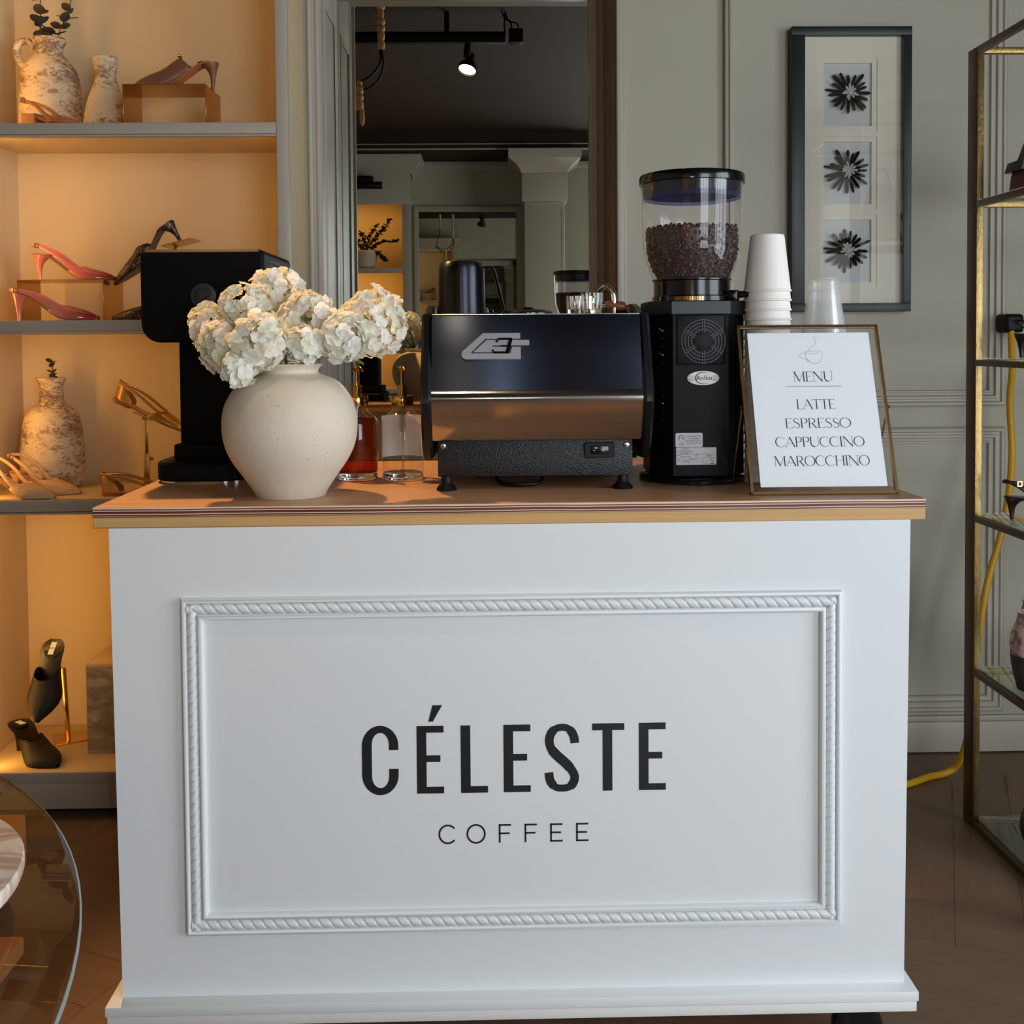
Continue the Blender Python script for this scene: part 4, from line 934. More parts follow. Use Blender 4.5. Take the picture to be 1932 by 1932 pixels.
# menu card
mc = thing('menu_card', 'white paper menu listing four coffees, inside the glass frame', 'menu', (FX, FYY, CT), (-th, 0, 0))
m = MB(); m.box(.4725 - FX, .7148 - FX, -.0004, .0003, .0149, .3254); part('sheet', m, PAPER, mc, 0)
MI = simple('menu_ink', (36, 36, 48), .6, var=.05)
TK, TN, SF = .105, .030, .022
def serif_letter(ch):
    """high-contrast capitals in a unit-height box -> (strokes, width); stroke = (points, width)"""
    def sf(x, y, w=.2): return ([(x - w / 2, y), (x + w / 2, y)], SF)
    if ch == 'M': return [([(.13, 0), (.13, 1)], TN), ([(.13, 1), (.55, .03)], TK), ([(.55, .03), (.97, 1)], TN), ([(.97, 0), (.97, 1)], TK), sf(.13, .012), sf(.97, .012, .26), sf(.06, .988, .2), sf(1.03, .988, .2)], 1.13
    if ch == 'E': return [([(.12, 0), (.12, 1)], TK), ([(.05, .015), (.60, .015)], TN), ([(.05, .985), (.57, .985)], TN), ([(.12, .53), (.47, .53)], TN), ([(.60, 0), (.62, .14)], .03), ([(.57, 1), (.58, .86)], .03)], .66
    if ch == 'N': return [([(.12, 0), (.12, 1)], TN), ([(.12, 1), (.86, 0)], TK), ([(.86, 0), (.86, 1)], TN), sf(.12, .012), sf(.86, .988), sf(.05, .988, .18)], .98
    if ch == 'U': return [([(.12, 1), (.12, .35)] + arc(.44, .35, .32, .335, 180, 270, 8)[1:], TK), (arc(.44, .35, .34, .335, 270, 360, 8) + [(.78, 1)], TN), sf(.12, .988, .24), sf(.78, .988)], .9
    if ch == 'L': return [([(.12, 0), (.12, 1)], TK), ([(.04, .015), (.60, .015)], TN), ([(.60, 0), (.63, .17)], .03), sf(.12, .988, .24)], .66
    if ch == 'A': return [([(.04, 0), (.40, 1)], TN), ([(.39, 1), (.80, 0)], TK), ([(.16, .33), (.64, .33)], TN), sf(.05, .012), sf(.80, .012, .24)], .86
    if ch == 'T': return [([(.38, 0), (.38, 1)], TK), ([(.02, .985), (.74, .985)], TN), ([(.02, 1), (.0, .84)], .03), ([(.74, 1), (.76, .84)], .03), sf(.38, .012, .26)], .76
    if ch == 'S':
        P = [(.50, .80), (.44, .93), (.30, .985), (.15, .93), (.09, .78), (.15, .63), (.30, .53), (.46, .40), (.53, .25), (.46, .08), (.30, .015), (.12, .06), (.05, .22)]
        P = [(q.x, q.y) for q in crom([(a, b_, 0) for a, b_ in P], 3)]
        return [(P, [TN + (TK - TN) * math.exp(-((i / (len(P) - 1) - .5) / .22) ** 2) for i in range(len(P))])], .6
    if ch == 'P': return [([(.12, 0), (.12, 1)], TK), ([(.04, .985), (.34, .985)] + arc(.34, .735, .24, .25, 90, -90, 12)[1:] + [(.12, .485)], [TN, TN] + [TN + (TK - TN) * math.sin(PI * i / 12) for i in range(1, 13)] + [TN]), sf(.12, .012, .24)], .64
    if ch == 'R':
        s, w_ = serif_letter('P'); return s + [([(.33, .485), (.68, 0)], TK), sf(.72, .012, .14)], .78
    if ch == 'O': 
        P = arc(.47, .5, .44, .495, 0, 360, 32); return [(P, [TN + (TK - TN) * abs(math.cos(2 * PI * i / 32)) ** 1.4 for i in range(33)])], .98
    if ch == 'C':
        P = arc(.47, .5, .44, .495, 38, 322, 28); return [(P, [TN + (TK - TN) * max(0, -math.cos(R(38 + 284 * i / 28))) ** 1.2 for i in range(29)])], .88
    if ch == 'I': return [([(.14, 0), (.14, 1)], TK), sf(.14, .012, .24), sf(.14, .988, .24)], .28
    if ch == 'H': return [([(.12, 0), (.12, 1)], TK), ([(.76, 0), (.76, 1)], TK), ([(.12, .52), (.76, .52)], TN), sf(.12, .012, .24), sf(.12, .988, .24), sf(.76, .012, .24), sf(.76, .988, .24)], .9
def menu_line(s, u0, u1, v0, v1):
    hgt = v1 - v0; L = [serif_letter(c) for c in s]; tot = sum(w_ for _, w_ in L); sx = (u1 - u0) / (tot - .04)
    m = MB(); x = u0 - FX
    for st, w_ in L:
        for pts, wd_ in st:
            wl_ = [q * hgt * .95 for q in wd_] if isinstance(wd_, list) else wd_ * hgt * .95
            m.strip([(x + a * sx, v0 + b_ * hgt) for a, b_ in pts], wl_, -.00065, -.00035)
        x += w_ * sx
    part('menu_line', m, MI, mc, 0)
menu_line('MENU', .5555, .6335, .2238, .2447)
menu_line('LATTE', .5565, .6322, .1680, .1878)
menu_line('ESPRESSO', .5307, .6588, .1302, .1498)
menu_line('CAPPUCCINO', .5085, .6805, .0927, .1125)
menu_line('MAROCCHINO', .5022, .6862, .0552, .0752)
m = MB(); m.box(.5394 - FX, .6486 - FX, -.00065, -.0003, .2139, .2146); part('rule', m, MI, mc, 0)
# line drawing of a steaming cup
def CP(x, y): return (.5732 + (x - 730) * .0001855 - FX, .2618 + (485 - y) * .000196)
m = MB()
for P in ([(790, 370), (792, 420), (815, 458), (850, 480), (885, 486), (925, 478), (955, 445), (970, 400), (968, 372), (950, 360), (900, 356), (840, 358), (795, 366), (790, 378), (860, 384), (915, 382), (938, 370)],
          [(792, 376), (750, 384), (728, 400), (738, 425), (775, 440), (812, 448), (818, 462), (805, 470), (795, 462), (810, 452)],
          [(860, 356), (840, 345), (838, 330), (860, 310), (900, 290), (915, 265), (908, 245), (895, 230), (905, 215), (935, 208)]):
    m.strip([CP(q.x, q.y) for q in crom([(a, b_, 0) for a, b_ in P], 4)], .00055, -.00065, -.00035)
part('cup_drawing', m, simple('grey_line_ink', (150, 150, 158), .6), mc, 0)
# ================================================================== SHOES
SOLE_H = [(0, 1), (.10, .985), (.22, .86), (.36, .54), (.48, .24), (.58, .07), (.66, .0), (1, .0)]
HALF_W = [(0, .012), (.03, .020), (.08, .0255), (.15, .0275), (.3, .0245), (.42, .0255), (.55, .032), (.66, .0365), (.76, .034), (.86, .025), (.94, .0135), (.98, .007), (1, .004)]
ARCH = [(.30, .046), (.5, .050), (.62, .043), (.74, .035), (.86, .026), (.94, .018), (1, .009)]
def sm(tab, t): return lerp_prof(tab, t)
def s_h(t, H): return .0035 + sm(SOLE_H, t) * H
def shoe(label, group, L, H, up_m, sole_m, in_m, loc_, rot, tb_side=.45, tb_top=.66, sling=None, heel='stiletto', counter=False, strap=None, lab=None, bow=None, trim=None, arch=1.0, wid=1.0, cat='shoe', name='slingback_shoe'):
    t = thing(name, label, cat, loc_, rot, group)
    N = 26; ts = [i / N for i in range(N + 1)]
    m = MB(); rings = []
    for q in ts:
        w_ = sm(HALF_W, q) * wid; z = s_h(q, H)
        rings.append([(q * L, -w_, z), (q * L, -w_ * .96, z - .0030), (q * L, w_ * .96, z - .0030), (q * L, w_, z)])
    m.rings(rings); part('outsole', m, sole_m, t, 60)
    m = MB(); rings = []
    for q in ts:
        w_ = sm(HALF_W, q) * wid * .95; z = s_h(q, H) + .0004
        rings.append([(q * L + .001, -w_, z), (q * L + .001, -w_ * .5, z + .0008), (q * L + .001, 0, z + .0012), (q * L + .001, w_ * .5, z + .0008), (q * L + .001, w_, z)])
    m.rings(rings, False); part('insole', m, in_m, t, 60)
    # vamp
    m = MB(); rings = []; U = 16; K = 16
    for i in range(U + 1):
        u = i / U; ring = []
        for k in range(K + 1):
            ph = PI * k / K; tb = tb_side + (tb_top - tb_side) * math.sin(ph) ** 1.3
            q = tb + (1.012 - tb) * u; qq = min(q, 1)
            w_ = sm(HALF_W, qq) * wid * 1.03; z0 = s_h(qq, H) - .002
            ring.append((q * L, -w_ * math.copysign(abs(math.cos(ph)) ** .85, math.cos(ph)), z0 + sm(ARCH, qq) * arch * math.sin(ph) ** .8))
        rings.append(ring)
    m.rings(rings, False)
    m.bm.faces.new([v for v in m.bm.verts[-(K + 1):]]) if False else None
    up = part('upper', m, up_m, t, 60)
    so = up.modifiers.new('solid', 'SOLIDIFY'); so.thickness = .0014; so.offset = 0
    if trim is not None:
        m = MB(); pts = []
        for k in range(K + 1):
            ph = PI * k / K; q = tb_side + (tb_top - tb_side) * math.sin(ph) ** 1.3; w_ = sm(HALF_W, q) * wid * 1.03
            pts.append((q * L, -w_ * math.copysign(abs(math.cos(ph)) ** .85, math.cos(ph)), s_h(q, H) - .002 + sm(ARCH, q) * arch * math.sin(ph) ** .8))
        m.tube(pts, .0016, 6); part('binding', m, trim, t)
    if sling:
        z = H + sling; a = tb_side + .04
        za = s_h(a, H) + .020 * arch; wa = sm(HALF_W, a) * wid
        P = [(a * L + .03, -wa * 1.02, max(za - .012, .0125)), (a * L, -wa * 1.03, za), (a * L * .6, -.030 * wid, (za + z) / 2 + .006), (.02, -.024, z - .002), (-.004, -.010, z + .001), (-.007, 0, z + .001), (-.004, .010, z + .001), (.02, .024, z - .002), (a * L * .6, .030 * wid, (za + z) / 2 + .006), (a * L, wa * 1.03, za), (a * L + .03, wa * 1.02, max(za - .012, .0125))]
        C = crom(P, 5); n = len(C)
        m = MB(); m.tube(C, [.0042 + .006 * (abs(i / (n - 1) - .5) * 2) ** 3 for i in range(n)], 8, sq=(1.0, .28), up=(0, 0, 1)); part('sling_strap', m, up_m, t, 60)
        i = int(n * .30); c = C[i]
        m = MB()
        for dx_, dz_, sx, sz in ((0, .006, .006, .0012), (0, -.006, .006, .0012), (-.006, 0, .0012, .006), (.006, 0, .0012, .006)): m.box(c.x + dx_ - sx, c.x + dx_ + sx, c.y - .0034, c.y - .0014, c.z + dz_ - sz, c.z + dz_ + sz)
        part('buckle', m, GOLD, t)
    if counter:           # closed heel cup
        m = MB(); rings = []
        for i in range(7):
            u = i / 6; ring = []
            for k in range(17):
                ph = PI * (k / 16); q = .24 * abs(math.cos(ph)) ** 1.5
                w_ = max(sm(HALF_W, q) * wid, .004); sgn = math.copysign(1, math.cos(ph)) if abs(math.cos(ph)) > 1e-6 else 0
                y = -.027 * wid * sgn * min(1, abs(math.cos(ph)) * 1.6) if abs(math.cos(ph)) < .62 else -w_ * sgn
                ring.append((q * L - .006 * (1 - abs(math.cos(ph))) * u, y * (1 - .12 * u), s_h(q, H) + u * counter * (1 - .75 * abs(math.cos(ph)) ** 2)))
            rings.append(ring)
        m.rings(rings, False); o = part('heel_counter', m, up_m, t, 60); so = o.modifiers.new('solid', 'SOLIDIFY'); so.thickness = .0014
    if strap:             # diagonal side straps joining heel cup and toe
        for sgn in (-1, 1):
            m = MB(); m.tube(crom([(.0, sgn * .012, H + strap), (.06 * L / .24, sgn * .030, H + strap * .92), (.13 * L / .24, sgn * .034, H * .5 + strap * .6), (.62 * L, sgn * .030, .030)], 5), .0045, 8, sq=(1, .3), up=(0, 0, 1)); part('side_strap', m, up_m, t, 60)
    if heel == 'stiletto':
        m = MB(); rings = []
        for z, cx, rx, ry in ((1.0, .030, .030, .0255), (.92, .026, .0265, .0235), (.80, .020, .0175, .0165), (.65, .0165, .0115, .0105), (.45, .0155, .0078, .0068), (.2, .0165, .0058, .0052), (0.0, .0175, .0052, .0050)):
            rings.append([(cx + rx * math.cos(2 * PI * k / 20), ry * math.sin(2 * PI * k / 20), z * (H + .0015) + (0 if z < .9 else 0)) for k in range(20)])
        m.rings(rings); part('heel', m, up_m if not trim else (trim if heel == 'x' else up_m), t, 60)
    elif heel == 'block':
        m = MB(); m.rings([[(.030 + a * .028, b_ * .0235, z) for a, b_ in ((-1, -.6), (-.6, -1), (1, -1), (1, 1), (-.6, 1), (-1, .6))] for z in (0, s_h(.05, H) - .003)]); part('heel', m, sole_m, t)
    if lab:
        m = MB(); m.box(.010, .050, -.0085, .0085, s_h(.1, H) + .0012, s_h(.1, H) + .0020, .0003, 1); l_ = part('insole_label', m, PAPER, t)
        tm = text_mesh('ARTEANA', .0085, .00005); tm.transform(Matrix.Rotation(R(-90), 4, 'X')); tm.transform(Matrix.Rotation(R(-90), 4, 'Z'))
        tm.transform(Matrix.Translation((.030, 0, s_h(.1, H) + .00215))); part('label_print', tm, BLACK_INK, l_, 0)
    if bow:
        m = MB()
        q = tb_top; z = s_h(q, H) + sm(ARCH, q) * arch
        for s_ in (-1, 1): m.sphere(.008, (q * L - .004, s_ * .008, z + .006), (.6, 1, .7), 12, 8)
        m.sphere(.005, (q * L - .004, 0, z + .006), (1, 1, 1), 10, 6); part('ornament', m, bow, t)
    return t

def patent(name, c_heel, c_toe, x0, x1):
    t = NT(name); sp = t.n('ShaderNodeSeparateXYZ'); t.l(t.coord(), sp.inputs[0])
    mr = t.n('ShaderNodeMapRange'); mr.inputs[1].default_value = x0; mr.inputs[2].default_value = x1; t.l(sp.outputs[0], mr.inputs[0])
    t.bsdf(t.mix(mr.outputs[0], lin(c_heel), lin(c_toe)), .16, 0, .6, None, Coat_Weight=.6); return t.m
PINK = patent('coral_patent', (236, 134, 112), (140, 22, 22), .13, .225)
TAN_IN = simple('tan_lining', (206, 160, 116), .55, var=.06)
TAN_LEATHER = simple('tan_leather', (176, 104, 60), .42, var=.12, vs=20)
BEIGE_W = NT('woven_beige'); v = BEIGE_W.coord((1, 1, 1)); br = BEIGE_W.n('ShaderNodeTexVoronoi'); br.inputs['Scale'].default_value = 230; BEIGE_W.l(v, br.inputs['Vector'])
BEIGE_W.bsdf(BEIGE_W.mix(br.outputs['Distance'], lin((226, 190, 146)), lin((190, 146, 104))), .6, 0, .3, BEIGE_W.bump(br.outputs['Distance'], .5, .001)); BEIGE_W = BEIGE_W.m
BROWN_MESH = NT('brown_mesh'); v = BROWN_MESH.coord(); wv = BROWN_MESH.n('ShaderNodeTexWave'); wv.inputs['Scale'].default_value = 90; BROWN_MESH.l(v, wv.inputs['Vector'])
BROWN_MESH.bsdf(BROWN_MESH.mix(wv.outputs['Fac'], lin((98, 60, 42)), lin((138, 92, 68))), .4, 0, .4, BROWN_MESH.bump(wv.outputs['Fac'], .3, .001)); BROWN_MESH = BROWN_MESH.m
LACE = NT('black_lace'); v = LACE.coord(); n1 = LACE.noise(v, 120, 3, .6, 1.5); 
LACE.bsdf(LACE.ramp(n1, [(0, lin((18, 12, 11))), (.52, lin((20, 13, 12))), (.60, lin((140, 96, 74))), (1, lin((150, 110, 84)))]), .4, 0, .5, LACE.bump(n1, .4, .001)); LACE = LACE.m
BLACK_SUEDE = simple('black_suede', (17, 10, 8), .6, var=.25, vs=60, bump=.15, bs=300)
BLACK_LEATHER = simple('black_leather', (20, 14, 13), .3, var=.15)
GOLD_GLIT = NT('gold_glitter'); v = GOLD_GLIT.coord(); vr = GOLD_GLIT.n('ShaderNodeTexVoronoi'); vr.inputs['Scale'].default_value = 500; GOLD_GLIT.l(v, vr.inputs['Vector'])
GOLD_GLIT.bsdf(GOLD_GLIT.mix(vr.outputs['Distance'], lin((226, 172, 92)), lin((176, 122, 54))), .3, .7, .5, GOLD_GLIT.bump(vr.outputs['Color'], .6, .001)); GOLD_GLIT = GOLD_GLIT.m
S1, S2, S3, S4 = 1.9856, 1.4306, 0.9196, 0.1356

def riser(label, x0, x1, xs, y0, y1, z0, z1):
    t = thing('brass_riser', label, 'display riser', ((x0 + x1) / 2, (y0 + y1) / 2, z0), (0, 0, 0), None)
    w_, d_, h_ = (x1 - x0) / 2, (y1 - y0) / 2, z1 - z0; k = .0022
    m = MB(); m.box(-w_, w_, -d_, d_, h_ - k, h_, .0004, 1); part('top_plate', m, RISER, t)
    for s in (-1, 1):
        m = MB(); a, b_ = sorted((s * w_, s * (w_ - k))); m.box(a, b_, -d_, d_, 0, h_ - k, .0004, 1); part('leg_plate', m, RISER, t)
    return t
riser('folded brass riser on the top shelf, under the brown mesh mule', -1.0815, -.845, 0, 1.12, 1.28, S1, 2.102)
riser('folded brass riser on the middle shelf, under the upper coral slingback', -1.424, -1.170, 0, 1.185, 1.345, S2, 1.5515)
shoe('coral patent slingback heel standing on the brass riser', 'pair of coral slingbacks', .242, .078, PINK, TAN_LEATHER, TAN_IN, (-1.405, 1.265, 1.5515), (0, 0, 0), sling=.028)
shoe('coral patent slingback heel standing on the shelf before the brass riser', 'pair of coral slingbacks', .242, .078, PINK, TAN_LEATHER, TAN_IN, (-1.4085, 1.130, S2), (0, 0, 0), sling=.010)
shoe('brown mesh mule with a pale heel and jewelled bow on the upper riser', None, .25, .078, BROWN_MESH, TAN_LEATHER, TAN_IN, (-.829, 1.20, 2.102), (0, 0, PI), .30, .46, bow=GOLD, name='mule_shoe', arch=1.35)
shoe('tan leather sandal with an ankle strap before the tall white jug', None, .19, .036, TAN_LEATHER, TAN_LEATHER, TAN_IN, (-1.382, 1.170, S1 + .001), (0, 0, R(-20)), .55, .70, sling=.042, name='strap_sandal', wid=.9, arch=.7, heel='block')
shoe('black lace mule tipped nose-down on a stand above the press', 'black lace mules', .25, .062, LACE, BLACK_LEATHER, TAN_IN, (-.948, 1.25, 1.676), (0, R(34), PI), .36, .58, name='mule_shoe', trim=BLACK_LEATHER)
shoe('black lace mule lying on the middle shelf, its toe showing left of the press', 'black lace mules', .25, .062, LACE, BLACK_LEATHER, TAN_IN, (-.882, 1.155, S2), (0, 0, PI), .36, .58, name='mule_shoe', trim=BLACK_LEATHER)
st = thing('shoe_stand', 'brass shoe stand with a small clear plate, behind the tamping press', 'shoe stand', (-1.0, 1.27, S2))
m = MB(); m.box(-.06, .06, -.05, .05, 0, .005, .001); part('base', m, RISER, st)
m = MB(); m.cyl(.005, .005, .150, 14, (-.02, .01, 0)); part('post', m, RISER, st)
m = MB(); m.box(-.035, .058, -.05, .05, -.0015, .0015, .0005, 1, M=Matrix.Translation((.025, -.01, .228)) @ Matrix.Rotation(R(-14), 4, 'Y')); part('heel_plate', m, RISER, st)
m = MB(); m.tube([(-.02, .01, .15), (0, .01, .19), (.02, 0, .227)], .004, 8); part('arm', m, RISER, st)
shoe('beige woven slingback farthest left on the third shelf, nearest its edge', 'pair of beige woven slingbacks', .225, .062, BEIGE_W, TAN_LEATHER, TAN_IN, (-1.512, 1.168, S3), (0, 0, R(-15)), sling=.05, tb_side=.42, tb_top=.64)
shoe('beige woven slingback in front of the speckled vase on the third shelf', 'pair of beige woven slingbacks', .225, .062, BEIGE_W, TAN_LEATHER, TAN_IN, (-1.474, 1.235, S3), (0, 0, R(-11)), sling=.05, tb_side=.42, tb_top=.64)
shoe('gold glitter flat tipped nose-down on the tall brass stand', 'gold glitter flats', .245, .006, GOLD_GLIT, TAN_LEATHER, TAN_IN, (-1.155, 1.20, 1.196), (0, R(25), 0), .48, .68, counter=.055, strap=.05, heel='block', name='flat_shoe', arch=.8)
shoe('gold glitter flat lying on the third shelf at the counter corner', 'gold glitter flats', .225, .006, GOLD_GLIT, TAN_LEATHER, TAN_IN, (-1.178, 1.165, S3), (0, 0, R(2)), .48, .68, counter=.06, strap=.055, heel='block', name='flat_shoe', arch=.8)
st = thing('shoe_stand', 'slim brass shoe stand with a thumbscrew on the third shelf', 'shoe stand', (-1.070, 1.235, S3))
m = MB(); m.box(-.05, .06, -.025, .045, 0, .004, .001); part('base', m, RISER, st)
m = MB(); m.box(-.008, .008, -.005, .005, .004, .115, .001); part('sleeve', m, RISER, st)
m = MB(); m.box(-.0045, .0045, -.003, .003, .115, .218, .001); part('post', m, RISER, st)
m = MB(); m.cyl(.006, 0, .010, 14, M=Matrix.Translation((.010, -.002, .098)) @ Matrix.Rotation(R(90), 4, 'Y')); m.cyl(.003, -.008, .002, 10, M=Matrix.Translation((.010, -.002, .098)) @ Matrix.Rotation(R(90), 4, 'Y')); part('thumbscrew', m, RISER, st)
m = MB(); m.cyl(.008, 0, .012, 14, M=Matrix.Translation((0, -.004, .222)) @ Matrix.Rotation(R(90), 4, 'X')); m.box(-.03, .03, -.02, .02, -.001, .001, M=Matrix.Translation((.0, -.02, .228)) @ Matrix.Rotation(R(25), 4, 'Y')); part('rest', m, RISER, st)
# bottom compartment
shoe('black suede mule tipped toe-down on a brass stand in the bottom compartment', 'black suede mules', .235, .05, BLACK_SUEDE, BLACK_LEATHER, BLACK_LEATHER, (-1.352, 1.285, .440), (R(0), R(50), R(-97)), .34, .56, lab=True, name='mule_shoe', trim=BLACK_LEATHER, wid=1.35)
shoe('black suede mule standing at the lower left of the bottom compartment', 'black suede mules', .235, .085, BLACK_SUEDE, BLACK_LEATHER, BLACK_LEATHER, (-1.49, 1.255, S4), (0, 0, R(-38)), .34, .56, lab=True, name='mule_shoe', trim=BLACK_LEATHER, wid=1.3)
st = thing('shoe_stand', 'brass shoe stand with a flat square foot in the bottom compartment', 'shoe stand', (-1.352, 1.338, S4))
m = MB(); m.box(-.055, .055, -.05, .05, 0, .004, .001, 1, M=Matrix.Rotation(R(28), 4, 'Z')); part('base', m, RISER, st)
m = MB(); m.box(-.0065, .0065, -.004, .004, .004, .24, .001, M=Matrix.Translation((0, -.03, 0)) @ Matrix.Rotation(R(6), 4, 'X')); part('post', m, RISER, st)
MARB = NT('grey_marble'); v = MARB.coord((1, 1, 2.5)); n1 = MARB.noise(v, 7, 7, .65, 1.6)
MARB.bsdf(MARB.ramp(n1, [(0, lin((110, 98, 88))), (.45, lin((140, 128, 118))), (.56, lin((168, 156, 146))), (.66, lin((196, 186, 176))), (1, lin((120, 110, 100)))]), .3, 0, .5); MARB = MARB.m
pb = thing('marble_block', 'grey veined marble block on the bottom shelf beside the cart', 'plinth', (-1.12, 1.33, S4))
m = MB(); m.box(-.136, .12, -.12, .10, 0, .262, .002); part('block', m, MARB, pb)
m = MB(); m.box(-.136, .12, -.12, .10, .262, .272, .0015); part('top_slab', m, simple('cream_slab', (222, 196, 156), .4, var=.05), pb, label='thin cream top')
shoe('black pointed shoe on the marble block, mostly hidden by the cart', None, .23, .05, BLACK_LEATHER, BLACK_LEATHER, TAN_IN, (-.985, 1.30, S4 + .272), (0, 0, PI - .1), .4, .6, name='pump_shoe')

# ---- distressed vases
DIS = NT('distressed_plaster'); v = DIS.coord((1, 1, 1.8)); big = DIS.noise(v, 7, 2, .5); fine = DIS.noise(v, 42, 5, .72, 1.2)
mu = DIS.n('ShaderNodeMath', operation='MULTIPLY_ADD'); mu.inputs[1].default_value = .6; DIS.l(big, mu.inputs[0])
mf = DIS.n('ShaderNodeMath', operation='MULTIPLY'); mf.inputs[1].default_value = .62; DIS.l(fine, mf.inputs[0]); DIS.l(mf.outputs[0], mu.inputs[2])
DIS.bsdf(DIS.ramp(mu.outputs[0], [(0, lin((222, 204, 174))), (.59, lin((216, 196, 164))), (.65, lin((178, 154, 124))), (.71, lin((132, 108, 86))), (1, lin((104, 84, 66)))]), .75, 0, .25, DIS.bump(fine, .35, .003)); DIS = DIS.m
DRY = simple('dried_leaf', (66, 58, 46), .6, var=.3, vs=40)
def sprig(parent, base, pts, n, size, seed):
    rnd = random.Random(seed); m = MB(); C = crom(pts, 6); m.tube(C, .0016, 6); part('twig', m, DRY, parent)
    lm = MB(); rings = []
    for i in range(6):
        u = i / 5; w_ = math.sin(PI * min(.98, u * .9 + .08)) ** .6 * .5
        rings.append([(u, s * w_, .08 * s * s + .1 * u) for s in (-1, 0, 1)])
    lm.rings(rings, False); lme = lm.mesh('leaf', 60); lme.materials.append(DRY)
    for i in range(n):
        c = C[min(len(C) - 1, int((i // 2 + 1) / (n / 2) * (len(C) - 1)))]
        a = (i % 2) * PI + (i // 2) * 1.3 + rnd.uniform(-.3, .3)
        o = bpy.data.objects.new('leaf', lme); COL.objects.link(o); o.parent = parent
        o.location = c; o.rotation_euler = (rnd.uniform(-.8, .8), rnd.uniform(-.9, .1), a); s = size * rnd.uniform(.8, 1.15); o.scale = (s, s, s)
tv = thing('jug_vase', 'tall distressed white jug with one ring handle and dried stems on the top shelf', 'vase', (-1.375, 1.335, S1))
k = 1.0
pr = [(0, 0), (.086, 0), (.090, .01), (.0905, .06), (.0885, .13), (.083, .19), (.070, .222), (.052, .244), (.0405, .260), (.0385, .276), (.045, .290), (.050, .297), (.048, .303), (.042, .302), (.034, .27), (0, .25)]
m = MB(); m.lathe(sm_prof(pr, 3), 48); part('body', m, DIS, tv, 60)
m = MB(); m.tube(crom([(-.040, -.01, .277), (-.062, -.012, .296), (-.086, -.013, .288), (-.093, -.013, .262), (-.086, -.012, .236), (-.066, -.01, .214)], 5), .0105, 12); part('handle', m, DIS, tv, 60)
tb_ = thing('dried_stem', 'left dried eucalyptus stem standing in the tall white jug', 'dried plant', (-1.375, 1.335, S1 + .26), group='dried stems in the jug'); sprig(tb_, 0, [(-.012, 0, 0), (-.02, -.005, .06), (-.025, 0, .12), (-.02, .0, .26)], 20, .036, 5)
tb_ = thing('dried_stem', 'right dried eucalyptus stem leaning out of the tall white jug', 'dried plant', (-1.375, 1.335, S1 + .26), group='dried stems in the jug'); sprig(tb_, 0, [(.014, 0, 0), (.035, -.005, .07), (.06, 0, .13), (.09, .0, .27)], 20, .032, 6)
bvz = thing('bottle_vase', 'small distressed clay bottle vase beside the tall jug on the top shelf', 'vase', (-1.186, 1.28, S1))
pr = [(0, 0), (.058, 0), (.0655, .01), (.066, .035), (.058, .085), (.046, .125), (.0345, .155), (.0300, .175), (.0320, .20), (.0375, .228), (.0365, .233), (.032, .231), (.027, .19), (0, .15)]
m = MB(); m.lathe(sm_prof(pr, 3), 44); part('body', m, DIS, bvz, 60)
v3 = thing('bottle_vase', 'large distressed clay vase with a ringed neck on the third shelf', 'vase', (-1.398, 1.350, S3))
pr = [(0, 0), (.070, 0), (.082, .012), (.0925, .06), (.0935, .11), (.088, .17), (.0795, .215), (.068, .237), (.048, .251), (.038, .262), (.0345, .275), (.0365, .284), (.0345, .292), (.0350, .315), (.0435, .334), (.0440, .338), (.039, .337), (.03, .30), (0, .27)]
m = MB(); m.lathe(sm_prof(pr, 3), 48); part('body', m, DIS, v3, 60)
tb_ = thing('dried_stem', 'short dried eucalyptus sprig in the large clay vase on the third shelf', 'dried plant', (-1.398, 1.350, S3 + .30)); sprig(tb_, 0, [(.0, 0, 0), (.012, -.005, .03), (.006, 0, .055), (.004, .0, .088)], 12, .018, 9)
# ================================================================== RIGHT SIDE
pc = thing('shadow_box', 'tall black shadow box with three black and clear crystal bursts on the wall', 'picture frame', (1.118, 1.47, 1.90))
def pl_(m): return loc(m, 1.118, 1.47, 1.90)
x0, x1, z0, z1 = .9255, 1.3110, 1.4465, 2.3525; bw = .043
for a in ((x0, x1, z1 - .027, z1), (x0, x1, z0, z0 + .027), (x0, x0 + bw, z0 + .027, z1 - .027), (x1 - .026, x1, z0 + .027, z1 - .027)):
    m = MB(); m.box(a[0], a[1], 1.425, 1.468, a[2], a[3], .0015); part('frame_rail', pl_(m), BLACK_FRAME, pc)
MAT = simple('cream_mat_board', (230, 222, 206), .8, var=.01); LINEN = simple('grey_linen', (206, 206, 206), .85, var=.1, vs=60, bump=.2, bs=400)
m = MB(); m.box(x0 + .02, x1 - .02, 1.4585, 1.4665, z0 + .02, z1 - .02); part('backing', pl_(m), LINEN, pc)
op = [(1.0355, 1.1905, 2.0425, 2.2435), (1.0360, 1.1910, 1.7925, 1.9925), (1.0365, 1.1920, 1.5420, 1.7430)]
zs = [z1 - .02, 2.2435, 2.0425, 1.9925, 1.7925, 1.7430, 1.5420, z0 + .02]
m = MB(); ya, yb = 1.4515, 1.4580
m.box(x0 + .03, 1.0355, ya, yb, z0 + .02, z1 - .02); m.box(1.1915, x1 - .02, ya, yb, z0 + .02, z1 - .02)
for a, b_ in ((zs[0], zs[1]), (zs[2], zs[3]), (zs[4], zs[5]), (zs[6], zs[7])): m.box(1.0355, 1.1915, ya, yb, b_, a)
part('mat_board', pl_(m), MAT, pc)
m = MB(); ya, yb = 1.4485, 1.4514
m.box(x0 + .03, 1.0205, ya, yb, z0 + .02, z1 - .02); m.box(1.2085, x1 - .02, ya, yb, z0 + .02, z1 - .02)
